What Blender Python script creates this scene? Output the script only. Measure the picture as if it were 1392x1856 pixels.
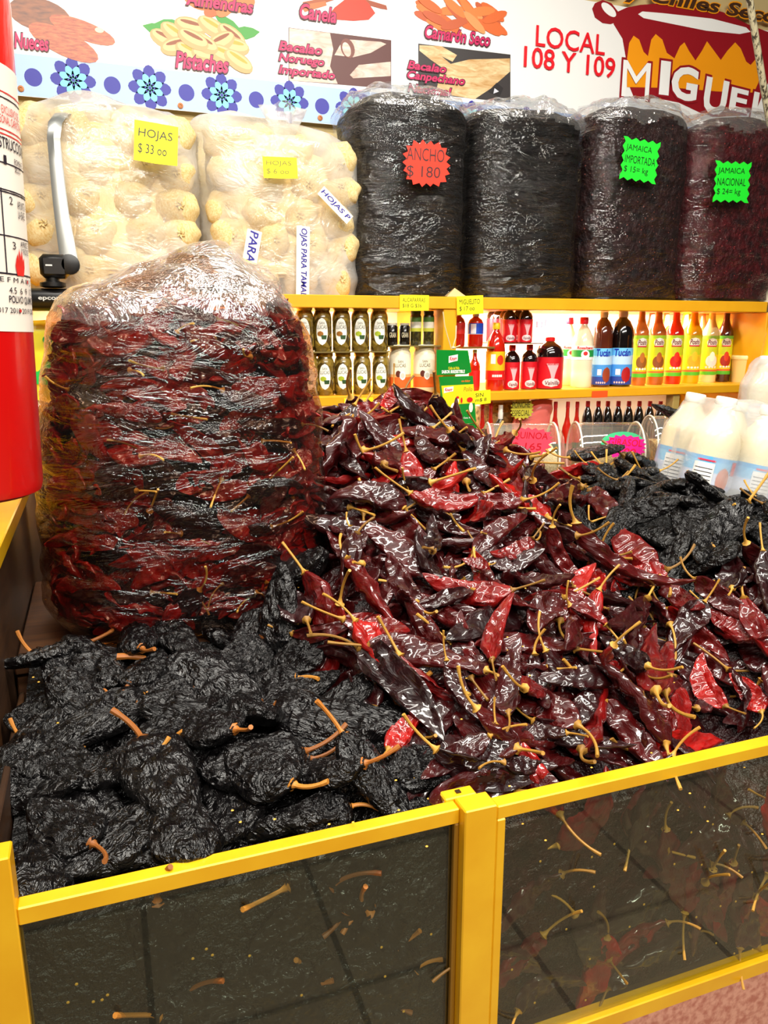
import bpy, math, random
from mathutils import Vector, Matrix, noise
random.seed(11)
R = math.radians
SC = bpy.context.scene
COL = SC.collection
for o in list(bpy.data.objects): bpy.data.objects.remove(o)

# ------------------------------------------------------------------ camera
CAM_H, YAW, PITCH, FPX = 1.5, R(20), R(13.2), 1400.0
cd = bpy.data.cameras.new('camera'); cam = bpy.data.objects.new('camera', cd); COL.objects.link(cam)
cd.sensor_fit = 'AUTO'; cd.sensor_width = 36; cd.lens = 36 * FPX / 1856
cd.clip_start = .02
cam.location = (0, 0, CAM_H); cam.rotation_euler = (math.pi / 2 - PITCH, 0, -YAW)
SC.camera = cam
_F = Vector((math.sin(YAW) * math.cos(PITCH), math.cos(YAW) * math.cos(PITCH), -math.sin(PITCH)))
_R = Vector((math.cos(YAW), -math.sin(YAW), 0)); _U = _R.cross(_F)
EYE = Vector((0, 0, CAM_H))
def ray(px, py): return _F + _R * ((px - 696) / FPX) - _U * ((py - 928) / FPX)
def at(px, py, Y):
    d = ray(px, py); return EYE + d * (Y / d.y)
def sc_at(px, Y): return Y / ray(px, 650).y / FPX          # metres per photo pixel on the plane y = Y

# ------------------------------------------------------------------ light
w = bpy.data.worlds.new('world'); SC.world = w; w.use_nodes = True
w.node_tree.nodes['Background'].inputs[0].default_value = (1, .93, .82, 1)
w.node_tree.nodes['Background'].inputs[1].default_value = .035
def area(name, loc, rot, sx, sy, e, col=(1, .95, .86), spread=180):
    l = bpy.data.lights.new(name, 'AREA'); l.shape = 'RECTANGLE'; l.size = sx; l.size_y = sy
    l.energy = e; l.color = col; l.spread = R(spread)
    o = bpy.data.objects.new(name, l); COL.objects.link(o); o.location = loc; o.rotation_euler = rot
    return o
area('ceiling_tube_light', (.55, .55, 2.95), (R(12), 0, 0), 2.4, .16, 52)
area('ceiling_tube_light', (.4, 1.45, 3.0), (R(8), 0, 0), 2.4, .16, 28)
area('aisle_tube_light', (.6, -1.3, 3.0), (R(22), 0, 0), 3.0, .25, 90)
area('shelf_strip_light', (.42, 2.40, 1.555), (R(12), 0, 0), .95, .05, 11, (1, .97, .88))
area('shelf_strip_light', (1.58, 2.40, 1.555), (R(12), 0, 0), 1.15, .05, 12, (1, .97, .88))
area('lower_strip_light', (1.2, 2.42, 1.27), (0, 0, 0), 1.9, .05, 3, (1, .97, .88))
vs = SC.view_settings
SC.display_settings.display_device = 'sRGB'
vs.view_transform = 'Standard'; vs.look = 'None'; vs.gamma = 1; vs.use_curve_mapping = False
vs.exposure = 0.35
SC.cycles.use_denoising = True
SC.cycles.transparent_max_bounces = 14
SC.cycles.max_bounces = 7; SC.cycles.diffuse_bounces = 3; SC.cycles.glossy_bounces = 3
SC.cycles.sample_clamp_indirect = 6
SC.cycles.caustics_reflective = False; SC.cycles.caustics_refractive = False

# ------------------------------------------------------------------ materials
def srgb(*c):
    return tuple(((v / 255) / 12.92 if v <= 10 else (((v / 255) + .055) / 1.055) ** 2.4) for v in c)
class N:
    def __init__(s, name):
        s.m = bpy.data.materials.new(name); s.m.use_nodes = True; s.t = s.m.node_tree; s.t.nodes.clear()
        s.out = s.n('ShaderNodeOutputMaterial')
    def n(s, typ, **kw):
        x = s.t.nodes.new(typ)
        for k, v in kw.items(): setattr(x, k, v)
        return x
    def l(s, a, b): s.t.links.new(a, b)
    def setv(s, node, **kw):
        for k, v in kw.items():
            i = node.inputs[k.replace('_', ' ')]
            if isinstance(v, bpy.types.NodeSocket): s.l(v, i)
            else: i.default_value = (*v, 1) if isinstance(v, tuple) and len(v) == 3 and i.type == 'RGBA' else v
        return node
    def noise(s, scale, detail=3, rough=.55, stretch=None, dist=0):
        tc = s.n('ShaderNodeTexCoord'); src = tc.outputs['Object']
        if stretch:
            mp = s.n('ShaderNodeMapping'); mp.inputs['Scale'].default_value = stretch; s.l(src, mp.inputs[0]); src = mp.outputs[0]
        t = s.n('ShaderNodeTexNoise'); s.l(src, t.inputs['Vector'])
        t.inputs['Scale'].default_value = scale; t.inputs['Detail'].default_value = detail
        t.inputs['Roughness'].default_value = rough; t.inputs['Distortion'].default_value = dist
        return t.outputs['Fac']
    def voro(s, scale, feature='F1', stretch=None, out='Distance'):
        tc = s.n('ShaderNodeTexCoord'); src = tc.outputs['Object']
        if stretch:
            mp = s.n('ShaderNodeMapping'); mp.inputs['Scale'].default_value = stretch; s.l(src, mp.inputs[0]); src = mp.outputs[0]
        t = s.n('ShaderNodeTexVoronoi', feature=feature); s.l(src, t.inputs['Vector']); t.inputs['Scale'].default_value = scale
        return t.outputs[out]
    def ramp(s, fac, stops, interp='LINEAR'):
        r = s.n('ShaderNodeValToRGB'); r.color_ramp.interpolation = interp; s.l(fac, r.inputs[0])
        e = r.color_ramp.elements
        while len(e) < len(stops): e.new(.5)
        for el, (p, c) in zip(e, stops): el.position = p; el.color = (*c, 1) if len(c) == 3 else c
        return r.outputs[0]
    def math(s, op, a, b):
        x = s.n('ShaderNodeMath', operation=op)
        for i, v in enumerate((a, b)):
            if isinstance(v, bpy.types.NodeSocket): s.l(v, x.inputs[i])
            else: x.inputs[i].default_value = v
        return x.outputs[0]
    def bump(s, h, strength=.5, dist=.002):
        b = s.n('ShaderNodeBump'); s.l(h, b.inputs['Height']); b.inputs['Strength'].default_value = strength
        b.inputs['Distance'].default_value = dist; return b.outputs[0]
    def pbr(s, **kw):
        p = s.setv(s.n('ShaderNodeBsdfPrincipled'), **kw); s.l(p.outputs[0], s.out.inputs[0]); return p
    def mix(s, fac, a, b):
        x = s.n('ShaderNodeMixShader')
        if isinstance(fac, bpy.types.NodeSocket): s.l(fac, x.inputs[0])
        else: x.inputs[0].default_value = fac
        s.l(a, x.inputs[1]); s.l(b, x.inputs[2]); return x.outputs[0]
_flat = {}
def flat(*c, rough=.45, metal=0):
    k = (c, rough, metal)
    if k not in _flat:
        n = N('paint_%d_%d_%d' % c); n.pbr(Base_Color=srgb(*c), Roughness=rough, Metallic=metal); _flat[k] = n.m
    return _flat[k]
def film(name, base=.05, edge=.45, milk=.05, tint=(1, 1, 1), rough=.12, scale=30, stretch=(1, 1, 3), bstr=.7, bdist=.006):
    """clear thin plastic: see-through, shiny at grazing angles, with crinkles"""
    n = N(name)
    h = n.noise(scale, 4, .6, stretch, 1.2)
    bp = n.bump(h, bstr, bdist)
    tr = n.setv(n.n('ShaderNodeBsdfTransparent'), Color=tint)
    gl = n.setv(n.n('ShaderNodeBsdfGlossy'), Color=(1, 1, 1), Roughness=rough, Normal=bp)
    lw = n.setv(n.n('ShaderNodeLayerWeight'), Blend=.35, Normal=bp)
    f = n.math('ADD', n.math('MULTIPLY', n.math('POWER', lw.outputs['Facing'], 3.0), edge), base)
    df = n.setv(n.n('ShaderNodeBsdfDiffuse'), Color=(.9, .9, .88), Normal=bp)
    tl = n.setv(n.n('ShaderNodeBsdfTranslucent'), Color=(.9, .9, .88))
    milkf = n.math('MULTIPLY', n.ramp(n.noise(scale * .35, 3, .6, stretch), [(.35, (.3,) * 3), (.7, (1.5,) * 3)]), milk)
    a = n.mix(milkf, tr.outputs[0], n.mix(.4, df.outputs[0], tl.outputs[0]))
    n.l(n.mix(f, a, gl.outputs[0]), n.out.inputs[0])
    return n.m
M = {}
n = N('yellow_aluminium'); n.pbr(Base_Color=n.ramp(n.noise(9, 4), [(.35, srgb(236, 172, 12)), (.7, srgb(248, 192, 28))]), Roughness=.3, Metallic=.15, Coat_Weight=.3, Coat_Roughness=.2); M['yellow'] = n.m
n = N('yellow_shelf_board'); n.pbr(Base_Color=n.ramp(n.noise(6, 4), [(.3, srgb(226, 158, 18)), (.7, srgb(240, 176, 28))]), Roughness=.4); M['shelf'] = n.m
n = N('guajillo_skin')
oi = n.n('ShaderNodeObjectInfo')
c1 = n.ramp(oi.outputs['Random'], [(0, srgb(30, 3, 5)), (.35, srgb(54, 4, 6)), (.66, srgb(80, 6, 7)), (.88, srgb(118, 9, 8)), (1, srgb(172, 15, 9))])
mx = n.n('ShaderNodeMix', data_type='RGBA', blend_type='MULTIPLY'); mx.inputs[0].default_value = .85
n.l(c1, mx.inputs[6]); n.l(n.ramp(n.noise(38, 3), [(.3, (.35, .3, .3)), (.72, (1.1, 1.1, 1.1))]), mx.inputs[7])
h = n.math('ADD', n.noise(55, 3, .6, (.6, 1.5, 1), .8), n.math('MULTIPLY', n.voro(90, 'SMOOTH_F1', (.5, 1.4, 1)), .35))
n.pbr(Base_Color=mx.outputs[2], Roughness=.4, Normal=n.bump(h, .7, .006), Specular_IOR_Level=.25, Coat_Weight=.9, Coat_Roughness=.09, Coat_Normal=n.bump(n.noise(26, 2, .5, (.7, 1.3, 1), .5), .6, .008))
M['guajillo'] = n.m
n = N('black_chili_skin')
v = n.voro(85, 'SMOOTH_F1', (.75, 1.3, 1)); h = n.math('ADD', n.noise(48, 3, .6, (.7, 1.4, 1), 1.6), n.math('MULTIPLY', v, .6))
n.pbr(Base_Color=n.ramp(n.noise(25, 3), [(.3, srgb(5, 4, 5)), (.75, srgb(17, 15, 15))]), Roughness=.24, Normal=n.bump(h, 1, .012), Specular_IOR_Level=.5)
M['ancho'] = n.m
n = N('dry_stem'); oi = n.n('ShaderNodeObjectInfo')
n.pbr(Base_Color=n.ramp(oi.outputs['Random'], [(0, srgb(120, 84, 30)), (.5, srgb(178, 128, 44)), (1, srgb(200, 150, 62))]), Roughness=.55, Normal=n.bump(n.noise(300, 2), .4, .001)); M['stem'] = n.m
n = N('orange_dry_stem'); oi = n.n('ShaderNodeObjectInfo')
n.pbr(Base_Color=n.ramp(oi.outputs['Random'], [(0, srgb(118, 66, 22)), (.5, srgb(176, 104, 34)), (1, srgb(196, 134, 50))]), Roughness=.55, Normal=n.bump(n.noise(300, 2), .4, .001)); M['ostem'] = n.m
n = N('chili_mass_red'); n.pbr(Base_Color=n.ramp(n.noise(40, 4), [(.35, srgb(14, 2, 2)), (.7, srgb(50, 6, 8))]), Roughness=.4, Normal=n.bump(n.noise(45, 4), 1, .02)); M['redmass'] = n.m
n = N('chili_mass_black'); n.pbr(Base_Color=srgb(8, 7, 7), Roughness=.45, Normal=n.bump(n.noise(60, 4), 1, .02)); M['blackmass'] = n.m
n = N('clear_glass_pane')
lw = n.setv(n.n('ShaderNodeLayerWeight'), Blend=.5)
tr = n.setv(n.n('ShaderNodeBsdfTransparent'), Color=(.86, .9, .84)); gl = n.setv(n.n('ShaderNodeBsdfGlossy'), Color=(1, 1, 1), Roughness=.015)
n.l(n.mix(n.math('ADD', n.math('MULTIPLY', n.math('POWER', lw.outputs['Facing'], 4.0), .9), .04), tr.outputs[0], gl.outputs[0]), n.out.inputs[0]); M['glass'] = n.m
M['bagfilm'] = film('clear_bag_film', base=.05, edge=.6, milk=.004, tint=(.60, .48, .40), scale=10, stretch=(1, 1, 3.2), bstr=.9, bdist=.014, rough=.03)
M['sackfilm'] = film('tight_sack_film', base=.05, edge=.35, milk=.004, scale=9, stretch=(.9, .9, 3.0), bstr=1, bdist=.024, rough=.03)
M['huskfilm'] = film('milky_husk_film', base=.05, edge=.4, milk=.5, tint=(1, .985, .95), scale=14, stretch=(1, 1, 1.3), bstr=.6, bdist=.012)
M['topfilm'] = film('crumpled_film', base=.12, edge=.6, milk=.10, scale=9, stretch=(1, 1, 1.2), bstr=1, bdist=.025, rough=.06)
M['shrink'] = film('white_shrink_film', base=.05, edge=.3, milk=.6, scale=12, stretch=(1, 1, 1), bstr=.35, bdist=.01)
M['acrylic'] = film('clear_acrylic', base=.07, edge=.6, milk=.12, scale=3, bstr=.05, rough=.05)
M['petclear'] = film('clear_bottle_plastic', base=.06, edge=.6, milk=.1, scale=4, bstr=.05, rough=.05)
n = N('corn_husk'); n.pbr(Base_Color=n.ramp(n.noise(14, 4, .6, (1, 1, .5)), [(.3, srgb(226, 184, 104)), (.65, srgb(246, 226, 172))]), Roughness=.55, Normal=n.bump(n.noise(50, 3, .6, (3, 3, .4)), .5, .006)); M['husk'] = n.m
n = N('ancho_sack_fill'); n.pbr(Base_Color=n.ramp(n.noise(22, 4), [(.4, srgb(9, 8, 8)), (.7, srgb(28, 22, 20)), (.78, srgb(90, 62, 34))]), Roughness=.55, Specular_IOR_Level=.2, Normal=n.bump(n.noise(24, 4, .6, (.6, .6, 2.2)), 1, .03)); M['fill_ancho'] = n.m
def hib(name, a, b, sp):
    n = N(name); sp_ = n.ramp(n.voro(60), [(.0, (1,) * 3), (.1, (1,) * 3), (.14, (0,) * 3)])
    mx = n.n('ShaderNodeMix', data_type='RGBA'); n.l(sp_, mx.inputs[0]); n.l(n.ramp(n.noise(28, 4), [(.35, a), (.75, b)]), mx.inputs[6]); mx.inputs[7].default_value = (*sp, 1)
    n.pbr(Base_Color=mx.outputs[2], Roughness=.55, Specular_IOR_Level=.2, Normal=n.bump(n.noise(45, 4), 1, .02)); return n.m
M['fill_hib_dark'] = hib('dark_hibiscus_fill', srgb(16, 7, 9), srgb(48, 22, 22), srgb(130, 70, 60))
M['fill_hib_red'] = hib('red_hibiscus_fill', srgb(32, 4, 8), srgb(84, 10, 18), srgb(150, 50, 50))
n = N('banner_vinyl'); n.pbr(Base_Color=srgb(246, 245, 242), Roughness=.3); M['banner'] = n.m
n = N('wall_plaster'); n.pbr(Base_Color=n.ramp(n.noise(3, 3), [(.3, srgb(200, 176, 118)), (.7, srgb(216, 194, 140))]), Roughness=.8); M['wall'] = n.m
n = N('white_laminate'); n.pbr(Base_Color=srgb(244, 240, 226), Roughness=.5); M['white'] = n.m
n = N('dark_brown_wood'); n.pbr(Base_Color=n.ramp(n.noise(6, 4, .6, (1, 1, 8)), [(.3, srgb(40, 22, 10)), (.7, srgb(66, 40, 18))]), Roughness=.45); M['darkwood'] = n.m
n = N('crate_wood'); n.pbr(Base_Color=n.ramp(n.noise(8, 4, .6, (1, 8, 8)), [(.3, srgb(60, 32, 14)), (.7, srgb(92, 56, 26))]), Roughness=.6); M['crate'] = n.m
n = N('terrazzo_pink'); n.pbr(Base_Color=n.ramp(n.noise(90, 3), [(.35, srgb(186, 112, 96)), (.6, srgb(222, 160, 140))]), Roughness=.35); M['pink'] = n.m
n = N('floor_tiles')
tc = n.n('ShaderNodeTexCoord'); br = n.n('ShaderNodeTexBrick', offset=0); n.l(tc.outputs['Object'], br.inputs[0])
n.setv(br, Color1=srgb(150, 136, 112), Color2=srgb(142, 126, 104), Mortar=srgb(108, 98, 82), Scale=1.0, Mortar_Size=.008, Brick_Width=.45, Row_Height=.45)
n.pbr(Base_Color=br.outputs[0], Roughness=.65, Specular_IOR_Level=.2); M['floor'] = n.m
n = N('brushed_grey_strap'); n.pbr(Base_Color=srgb(150, 152, 150), Roughness=.28, Metallic=.6); M['strap'] = n.m
n = N('weathered_pole'); n.pbr(Base_Color=n.ramp(n.noise(20, 4, .6, (6, 6, .6)), [(.42, srgb(64, 54, 40)), (.52, srgb(206, 196, 160))]), Roughness=.5); M['pole'] = n.m
n = N('extinguisher_red'); n.pbr(Base_Color=srgb(206, 8, 8), Roughness=.28, Coat_Weight=.4); M['red'] = n.m
def liquid(name, c, rough=.12): 
    n = N(name); n.pbr(Base_Color=c, Roughness=rough, Coat_Weight=.8, Coat_Roughness=.05, Specular_IOR_Level=.6); return n.m
def speck(name, scale, stops, rough=.3, bs=.6, bd=.004, coat=0):
    n = N(name); f = n.voro(scale, out='Color'); sep = n.n('ShaderNodeSeparateColor'); n.l(f, sep.inputs[0])
    n.pbr(Base_Color=n.ramp(sep.outputs[0], stops), Roughness=rough, Coat_Weight=coat, Coat_Roughness=.05, Normal=n.bump(n.voro(scale), bs, bd)); return n.m
M['olives'] = speck('olives_in_brine', 62, [(0, srgb(66, 48, 12)), (.5, srgb(116, 92, 28)), (1, srgb(168, 140, 58))], .25, -1, .01, .8)
M['capers'] = speck('capers_in_brine', 130, [(0, srgb(30, 26, 10)), (1, srgb(84, 76, 30))], .3, -1, .004, .8)
M['quinoa'] = speck('pale_grain', 420, [(0, srgb(214, 190, 130)), (1, srgb(246, 228, 176))], .7, .8, .001)
M['seed'] = speck('sunflower_grain', 260, [(0, srgb(120, 96, 48)), (1, srgb(206, 178, 110))], .6, .8, .002)
M['beans'] = speck('mixed_pulses', 120, [(0, srgb(120, 92, 40)), (1, srgb(206, 176, 110))], .5, -.8, .004)

# ------------------------------------------------------------------ builders
class MB:
    def __init__(s): s.v, s.f, s.mi, s.m = [], [], [], []
    def slot(s, m):
        if m not in s.m: s.m.append(m)
        return s.m.index(m)
    def add(s, vs, fs, m, M4=None):
        b = len(s.v); s.v += [tuple(M4 @ Vector(v)) if M4 else tuple(v) for v in vs]
        i = s.slot(m); s.f += [tuple(b + k for k in f) for f in fs]; s.mi += [i] * len(fs); return s
    def box(s, a, b, m, bev=0):
        x0, y0, z0 = a; x1, y1, z1 = b
        if bev <= 0:
            return s.add([(x0, y0, z0), (x1, y0, z0), (x1, y1, z0), (x0, y1, z0), (x0, y0, z1), (x1, y0, z1), (x1, y1, z1), (x0, y1, z1)],
                         [(3, 2, 1, 0), (4, 5, 6, 7), (0, 1, 5, 4), (1, 2, 6, 5), (2, 3, 7, 6), (3, 0, 4, 7)], m)
        c = bev; V = []; idx = {}
        for sx in (0, 1):
            for sy in (0, 1):
                for sz in (0, 1):
                    p = [(x0, x1)[sx], (y0, y1)[sy], (z0, z1)[sz]]; d = [(1, -1)[sx], (1, -1)[sy], (1, -1)[sz]]
                    for ax in range(3):
                        q = [p[i] + (d[i] * c if i != ax else 0) for i in range(3)]; idx[(sx, sy, sz, ax)] = len(V); V.append(q)
        I = lambda a, b, c_, ax: idx[(a, b, c_, ax)]
        Fs = []
        for k in (0, 1):
            q = [I(k, 0, 0, 0), I(k, 1, 0, 0), I(k, 1, 1, 0), I(k, 0, 1, 0)]; Fs.append(q if k else q[::-1])
            q = [I(0, k, 0, 1), I(1, k, 0, 1), I(1, k, 1, 1), I(0, k, 1, 1)]; Fs.append(q[::-1] if k else q)
            q = [I(0, 0, k, 2), I(1, 0, k, 2), I(1, 1, k, 2), I(0, 1, k, 2)]; Fs.append(q if k else q[::-1])
        for i in (0, 1):
            for j in (0, 1):
                Fs.append([I(0, i, j, 1), I(1, i, j, 1), I(1, i, j, 2), I(0, i, j, 2)][::(1 if (i == j) == False else -1)])
                Fs.append([I(i, 0, j, 0), I(i, 1, j, 0), I(i, 1, j, 2), I(i, 0, j, 2)][::(1 if i == j else -1)])
                Fs.append([I(i, j, 0, 0), I(i, j, 1, 0), I(i, j, 1, 1), I(i, j, 0, 1)][::(-1 if i == j else 1)])
                for k in (0, 1):
                    t = [I(i, j, k, 0), I(i, j, k, 1), I(i, j, k, 2)]; Fs.append(t if (i + j + k) % 2 else t[::-1])
        return s.add(V, Fs, m)
    def lathe(s, prof, m, seg=20, mats=None, M4=None):
        """prof: (r, z) bottom to top; mats: one material for each band"""
        V = [(r * math.cos(2 * math.pi * k / seg), r * math.sin(2 * math.pi * k / seg), z) for r, z in prof for k in range(seg)]
        b = len(s.v); s.v += [tuple(M4 @ Vector(v)) if M4 else v for v in V]
        for j in range(len(prof) - 1):
            i = s.slot(mats[j] if mats else m)
            for k in range(seg):
                s.f.append((b + j * seg + k, b + j * seg + (k + 1) % seg, b + (j + 1) * seg + (k + 1) % seg, b + (j + 1) * seg + k)); s.mi.append(i)
        for j, rev in ((0, True), (len(prof) - 1, False)):
            if prof[j][0] > 1e-5:
                q = tuple(b + j * seg + k for k in range(seg)); s.f.append(q[::-1] if rev else q); s.mi.append(s.slot(mats[min(j, len(mats) - 1)] if mats else m))
        return s
    def tube(s, pts, rad, m, seg=7, flatten=1):
        pts = [Vector(p) for p in pts]; b = len(s.v); i = s.slot(m); up = Vector((.13, .31, .94))
        for k, p in enumerate(pts):
            t = (pts[min(k + 1, len(pts) - 1)] - pts[max(k - 1, 0)]).normalized()
            a = t.cross(up); a = a.normalized() if a.length > 1e-4 else Vector((1, 0, 0)); c = t.cross(a)
            r = rad[k] if isinstance(rad, (list, tuple)) else rad
            s.v += [tuple(p + a * (r * math.cos(2 * math.pi * q / seg)) + c * (r * flatten * math.sin(2 * math.pi * q / seg))) for q in range(seg)]
        for k in range(len(pts) - 1):
            for q in range(seg): s.f.append((b + k * seg + q, b + k * seg + (q + 1) % seg, b + (k + 1) * seg + (q + 1) % seg, b + (k + 1) * seg + q)); s.mi.append(i)
        s.f.append(tuple(b + q for q in range(seg))[::-1]); s.mi.append(i)
        e = b + (len(pts) - 1) * seg; s.f.append(tuple(e + q for q in range(seg))); s.mi.append(i)
        return s
    def poly(s, pts, m, z=0, th=.0003):
        """flat printed shape with a hair of thickness, local xy plane"""
        k = len(pts); ar = sum(pts[i][0] * pts[(i + 1) % k][1] - pts[(i + 1) % k][0] * pts[i][1] for i in range(k))
        if ar < 0: pts = pts[::-1]
        return s.add([(x, y, z + th) for x, y in pts] + [(x, y, z) for x, y in pts], [tuple(range(k)), tuple(range(2 * k - 1, k - 1, -1))] + [(i, i + k, (i + 1) % k + k, (i + 1) % k) for i in range(k)], m)
    def ell(s, cx, cy, a, b, m, ang=0, z=0, n=20, th=.0003):
        ca, sa = math.cos(ang), math.sin(ang)
        return s.poly([(cx + a * math.cos(t) * ca - b * math.sin(t) * sa, cy + a * math.cos(t) * sa + b * math.sin(t) * ca) for t in (2 * math.pi * k / n for k in range(n))], m, z, th)
    def ball(s, c, r, m, nu=14, nv=9):
        return s.lathe([(max(1e-6, math.cos(R(-90 + 180 * j / nv))), math.sin(R(-90 + 180 * j / nv))) for j in range(nv + 1)], m, nu, M4=Matrix.Translation(c) @ Matrix.Diagonal((*r, 1)))
    def mesh(s, name, smooth=True):
        me = bpy.data.meshes.new(name); me.from_pydata(s.v, [], s.f)
        for m in s.m: me.materials.append(m)
        me.polygons.foreach_set('material_index', s.mi)
        me.polygons.foreach_set('use_smooth', [smooth] * len(s.f)); me.update()
        if smooth and hasattr(me, 'set_sharp_from_angle'): me.set_sharp_from_angle(angle=R(42))
        return me
CACHE = {}
def obj(name, mb, parent=None, smooth=True, loc=None, M4=None, key=None):
    if key is not None and key in CACHE: me = CACHE[key]
    else:
        if callable(mb): mb = mb()
        me = mb.mesh(name, smooth) if isinstance(mb, MB) else mb
        if key is not None: CACHE[key] = me
    o = bpy.data.objects.new(name, me); COL.objects.link(o)
    if parent: o.parent = parent
    if loc: o.location = loc
    if M4: o.matrix_local = M4
    return o
def tag(o, label=None, cat=None, group=None, kind=None):
    if label: o['label'] = label
    if cat: o['category'] = cat
    if group: o['group'] = group
    if kind: o['kind'] = kind
    return o
def thing(name, label, cat, loc=(0, 0, 0), rotz=0, group=None, M4=None):
    o = bpy.data.objects.new(name, None); COL.objects.link(o); o.empty_display_size = .03
    if M4: o.matrix_world = M4
    else: o.location = loc; o.rotation_euler = (0, 0, rotz)
    return tag(o, label, cat, group)
def struct(name, mb, label=None): return tag(obj(name, mb, smooth=False), label, None, None, 'structure')
_tc = {}
def text_mesh(body, bold=0, shear=0):
    k = (body, bold, shear)
    if k not in _tc:
        c = bpy.data.curves.new('lettering', 'FONT'); c.body = body; c.size = 1; c.offset = bold; c.shear = shear; c.resolution_u = 3
        c.space_line = .85
        o = bpy.data.objects.new('lettering', c); COL.objects.link(o)
        dg = bpy.context.evaluated_depsgraph_get(); me = bpy.data.meshes.new_from_object(o.evaluated_get(dg))
        vs = [tuple(v.co) for v in me.vertices]; fs = [tuple(p.vertices) for p in me.polygons]
        bpy.data.objects.remove(o); bpy.data.meshes.remove(me); bpy.data.curves.remove(c)
        x0 = min(v[0] for v in vs); x1 = max(v[0] for v in vs); y0 = min(v[1] for v in vs); y1 = max(v[1] for v in vs)
        _tc[k] = ([((v[0] - x0) / (x1 - x0), (v[1] - y0) / (y1 - y0)) for v in vs], fs, (x1 - x0) / (y1 - y0))
    return _tc[k]
def text_mb(mb, body, x0, y0, x1, y1, m, z=.0006, bold=.02, shear=0, map=None, ang=0):
    vs, fs, _ = text_mesh(body, bold, shear)
    cx, cy = (x0 + x1) / 2, (y0 + y1) / 2; ca, sa = math.cos(ang), math.sin(ang); V = []
    for u, v in vs:
        x = x0 + (x1 - x0) * u - cx; y = y0 + (y1 - y0) * v - cy
        x, y = cx + x * ca - y * sa, cy + x * sa + y * ca
        V.append(map(x, y, z) if map else (x, y, z))
    mb.add(V, fs, m); return mb
def wrapmap(r): return lambda x, y, z: ((r + z) * math.sin(x / r), -(r + z) * math.cos(x / r), y)
def patch(mb, r, x0, x1, fn, z0, z1, m, off=.0005, nx=8, ny=8):
    """a label patch wrapped round a cylinder of radius r; fn(t) = half-width factor at height t"""
    mp = wrapmap(r); V = []; cx = (x0 + x1) / 2; hw = (x1 - x0) / 2
    for j in range(ny + 1):
        t = j / ny; k = max(.02, fn(t))
        for i in range(nx + 1): V.append(mp(cx + hw * k * (2 * i / nx - 1), z0 + (z1 - z0) * t, off))
    Fs = [(j * (nx + 1) + i, j * (nx + 1) + i + 1, (j + 1) * (nx + 1) + i + 1, (j + 1) * (nx + 1) + i) for j in range(ny) for i in range(nx)]
    mb.add(V, Fs, m); return mb
OVAL = lambda t: math.sqrt(max(0, 1 - (2 * t - 1) ** 2))
RECT = lambda t: 1
WALLROT = Matrix.Rotation(math.pi / 2, 4, 'X')          # local xy plane stands up facing the camera side
ORD = ['first', 'second', 'third', 'fourth', 'fifth', 'sixth', 'seventh', 'eighth', 'ninth', 'tenth']
def smooth01(a, b, x):
    t = max(0, min(1, (x - a) / (b - a))); return t * t * (3 - 2 * t)

# ------------------------------------------------------------------ the setting
SH_Y, SH_B = 2.20, 2.60                 # shelf front and back
Z_UP, Z_LO = 1.60, 1.312                # tops of the two shelves
struct('floor', MB().box((-4, -4, -.05), (5, 2.8, 0), M['floor']), 'pale tiled market floor')
struct('wall_back', MB().box((-1.4, 2.64, 0), (3.6, 2.74, 3.3), M['wall']), 'cream plaster wall behind the banner')
struct('pillar', MB().box((-.6, .84, 0), (-.242, 1.02, 2.6), M['white']), 'white pillar carrying the fire extinguisher')
struct('counter_base', MB().box((-.16, .735, 0), (2.4, 1.05, .578), M['pink'], .004), 'pink speckled counter base under the glass bins')

# the shelving
t = thing('wall_shelving', 'yellow two tier wall shelving full of bottles and big bags', 'shelf', (0, SH_Y, 0))
def sb(name, a, b, m=M['shelf'], bev=.002): return obj(name, MB().box(a, b, m, bev), t, False)
sb('upper_shelf_board', (-.75, 0, Z_UP - .036), (2.25, .42, Z_UP))
sb('lower_shelf_board', (-.75, 0, Z_LO - .028), (2.25, .42, Z_LO))
sb('bottom_shelf_board', (-.75, -.05, .99), (2.25, .42, 1.015))
xd = at(816, 640, SH_Y).x
sb('divider_panel', (xd - .022, .004, Z_LO), (xd + .022, .40, Z_UP - .036))
xe = at(1384, 640, SH_Y).x
sb('end_panel', (xe, .002, 1.015), (xe + .03, .42, Z_UP - .036))
xp = at(1229, 735, SH_Y).x
sb('support_post', (xp - .014, .01, 1.015), (xp + .014, .05, Z_LO - .028), flat(176, 150, 84))
sb('back_panel', (-.75, .405, 1.015), (2.25, .42, Z_UP - .036), M['white'])
jx0, jx1 = at(545, 650, 2.24).x, at(812, 650, 2.24).x - .02
Z_MID = Z_LO + .129
jar_boards = [('glass_rack_sheet', jx0 - .1, at(702, 640, 2.24).x, Z_MID), ('glass_rack_sheet', at(703, 640, 2.24).x, at(795, 640, 2.24).x, at(740, 626, 2.24).z)]
for nm, a, b, z in jar_boards:
    sb(nm, (a, .02, z - .004), (b, .16, z), flat(120, 104, 60, rough=.2), 0)
    for xx in (a + .003, b - .008): sb('rack_foot', (xx, .15, Z_LO), (xx + .005, .16, z - .004), flat(120, 104, 60, rough=.2), 0)
zmig = at(850, 628, 2.28).z
sb('small_step_board', (at(826, 628, 2.28).x, .03, zmig - .006), (at(884, 628, 2.28).x, .2, zmig), flat(120, 84, 30), 0)

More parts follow.
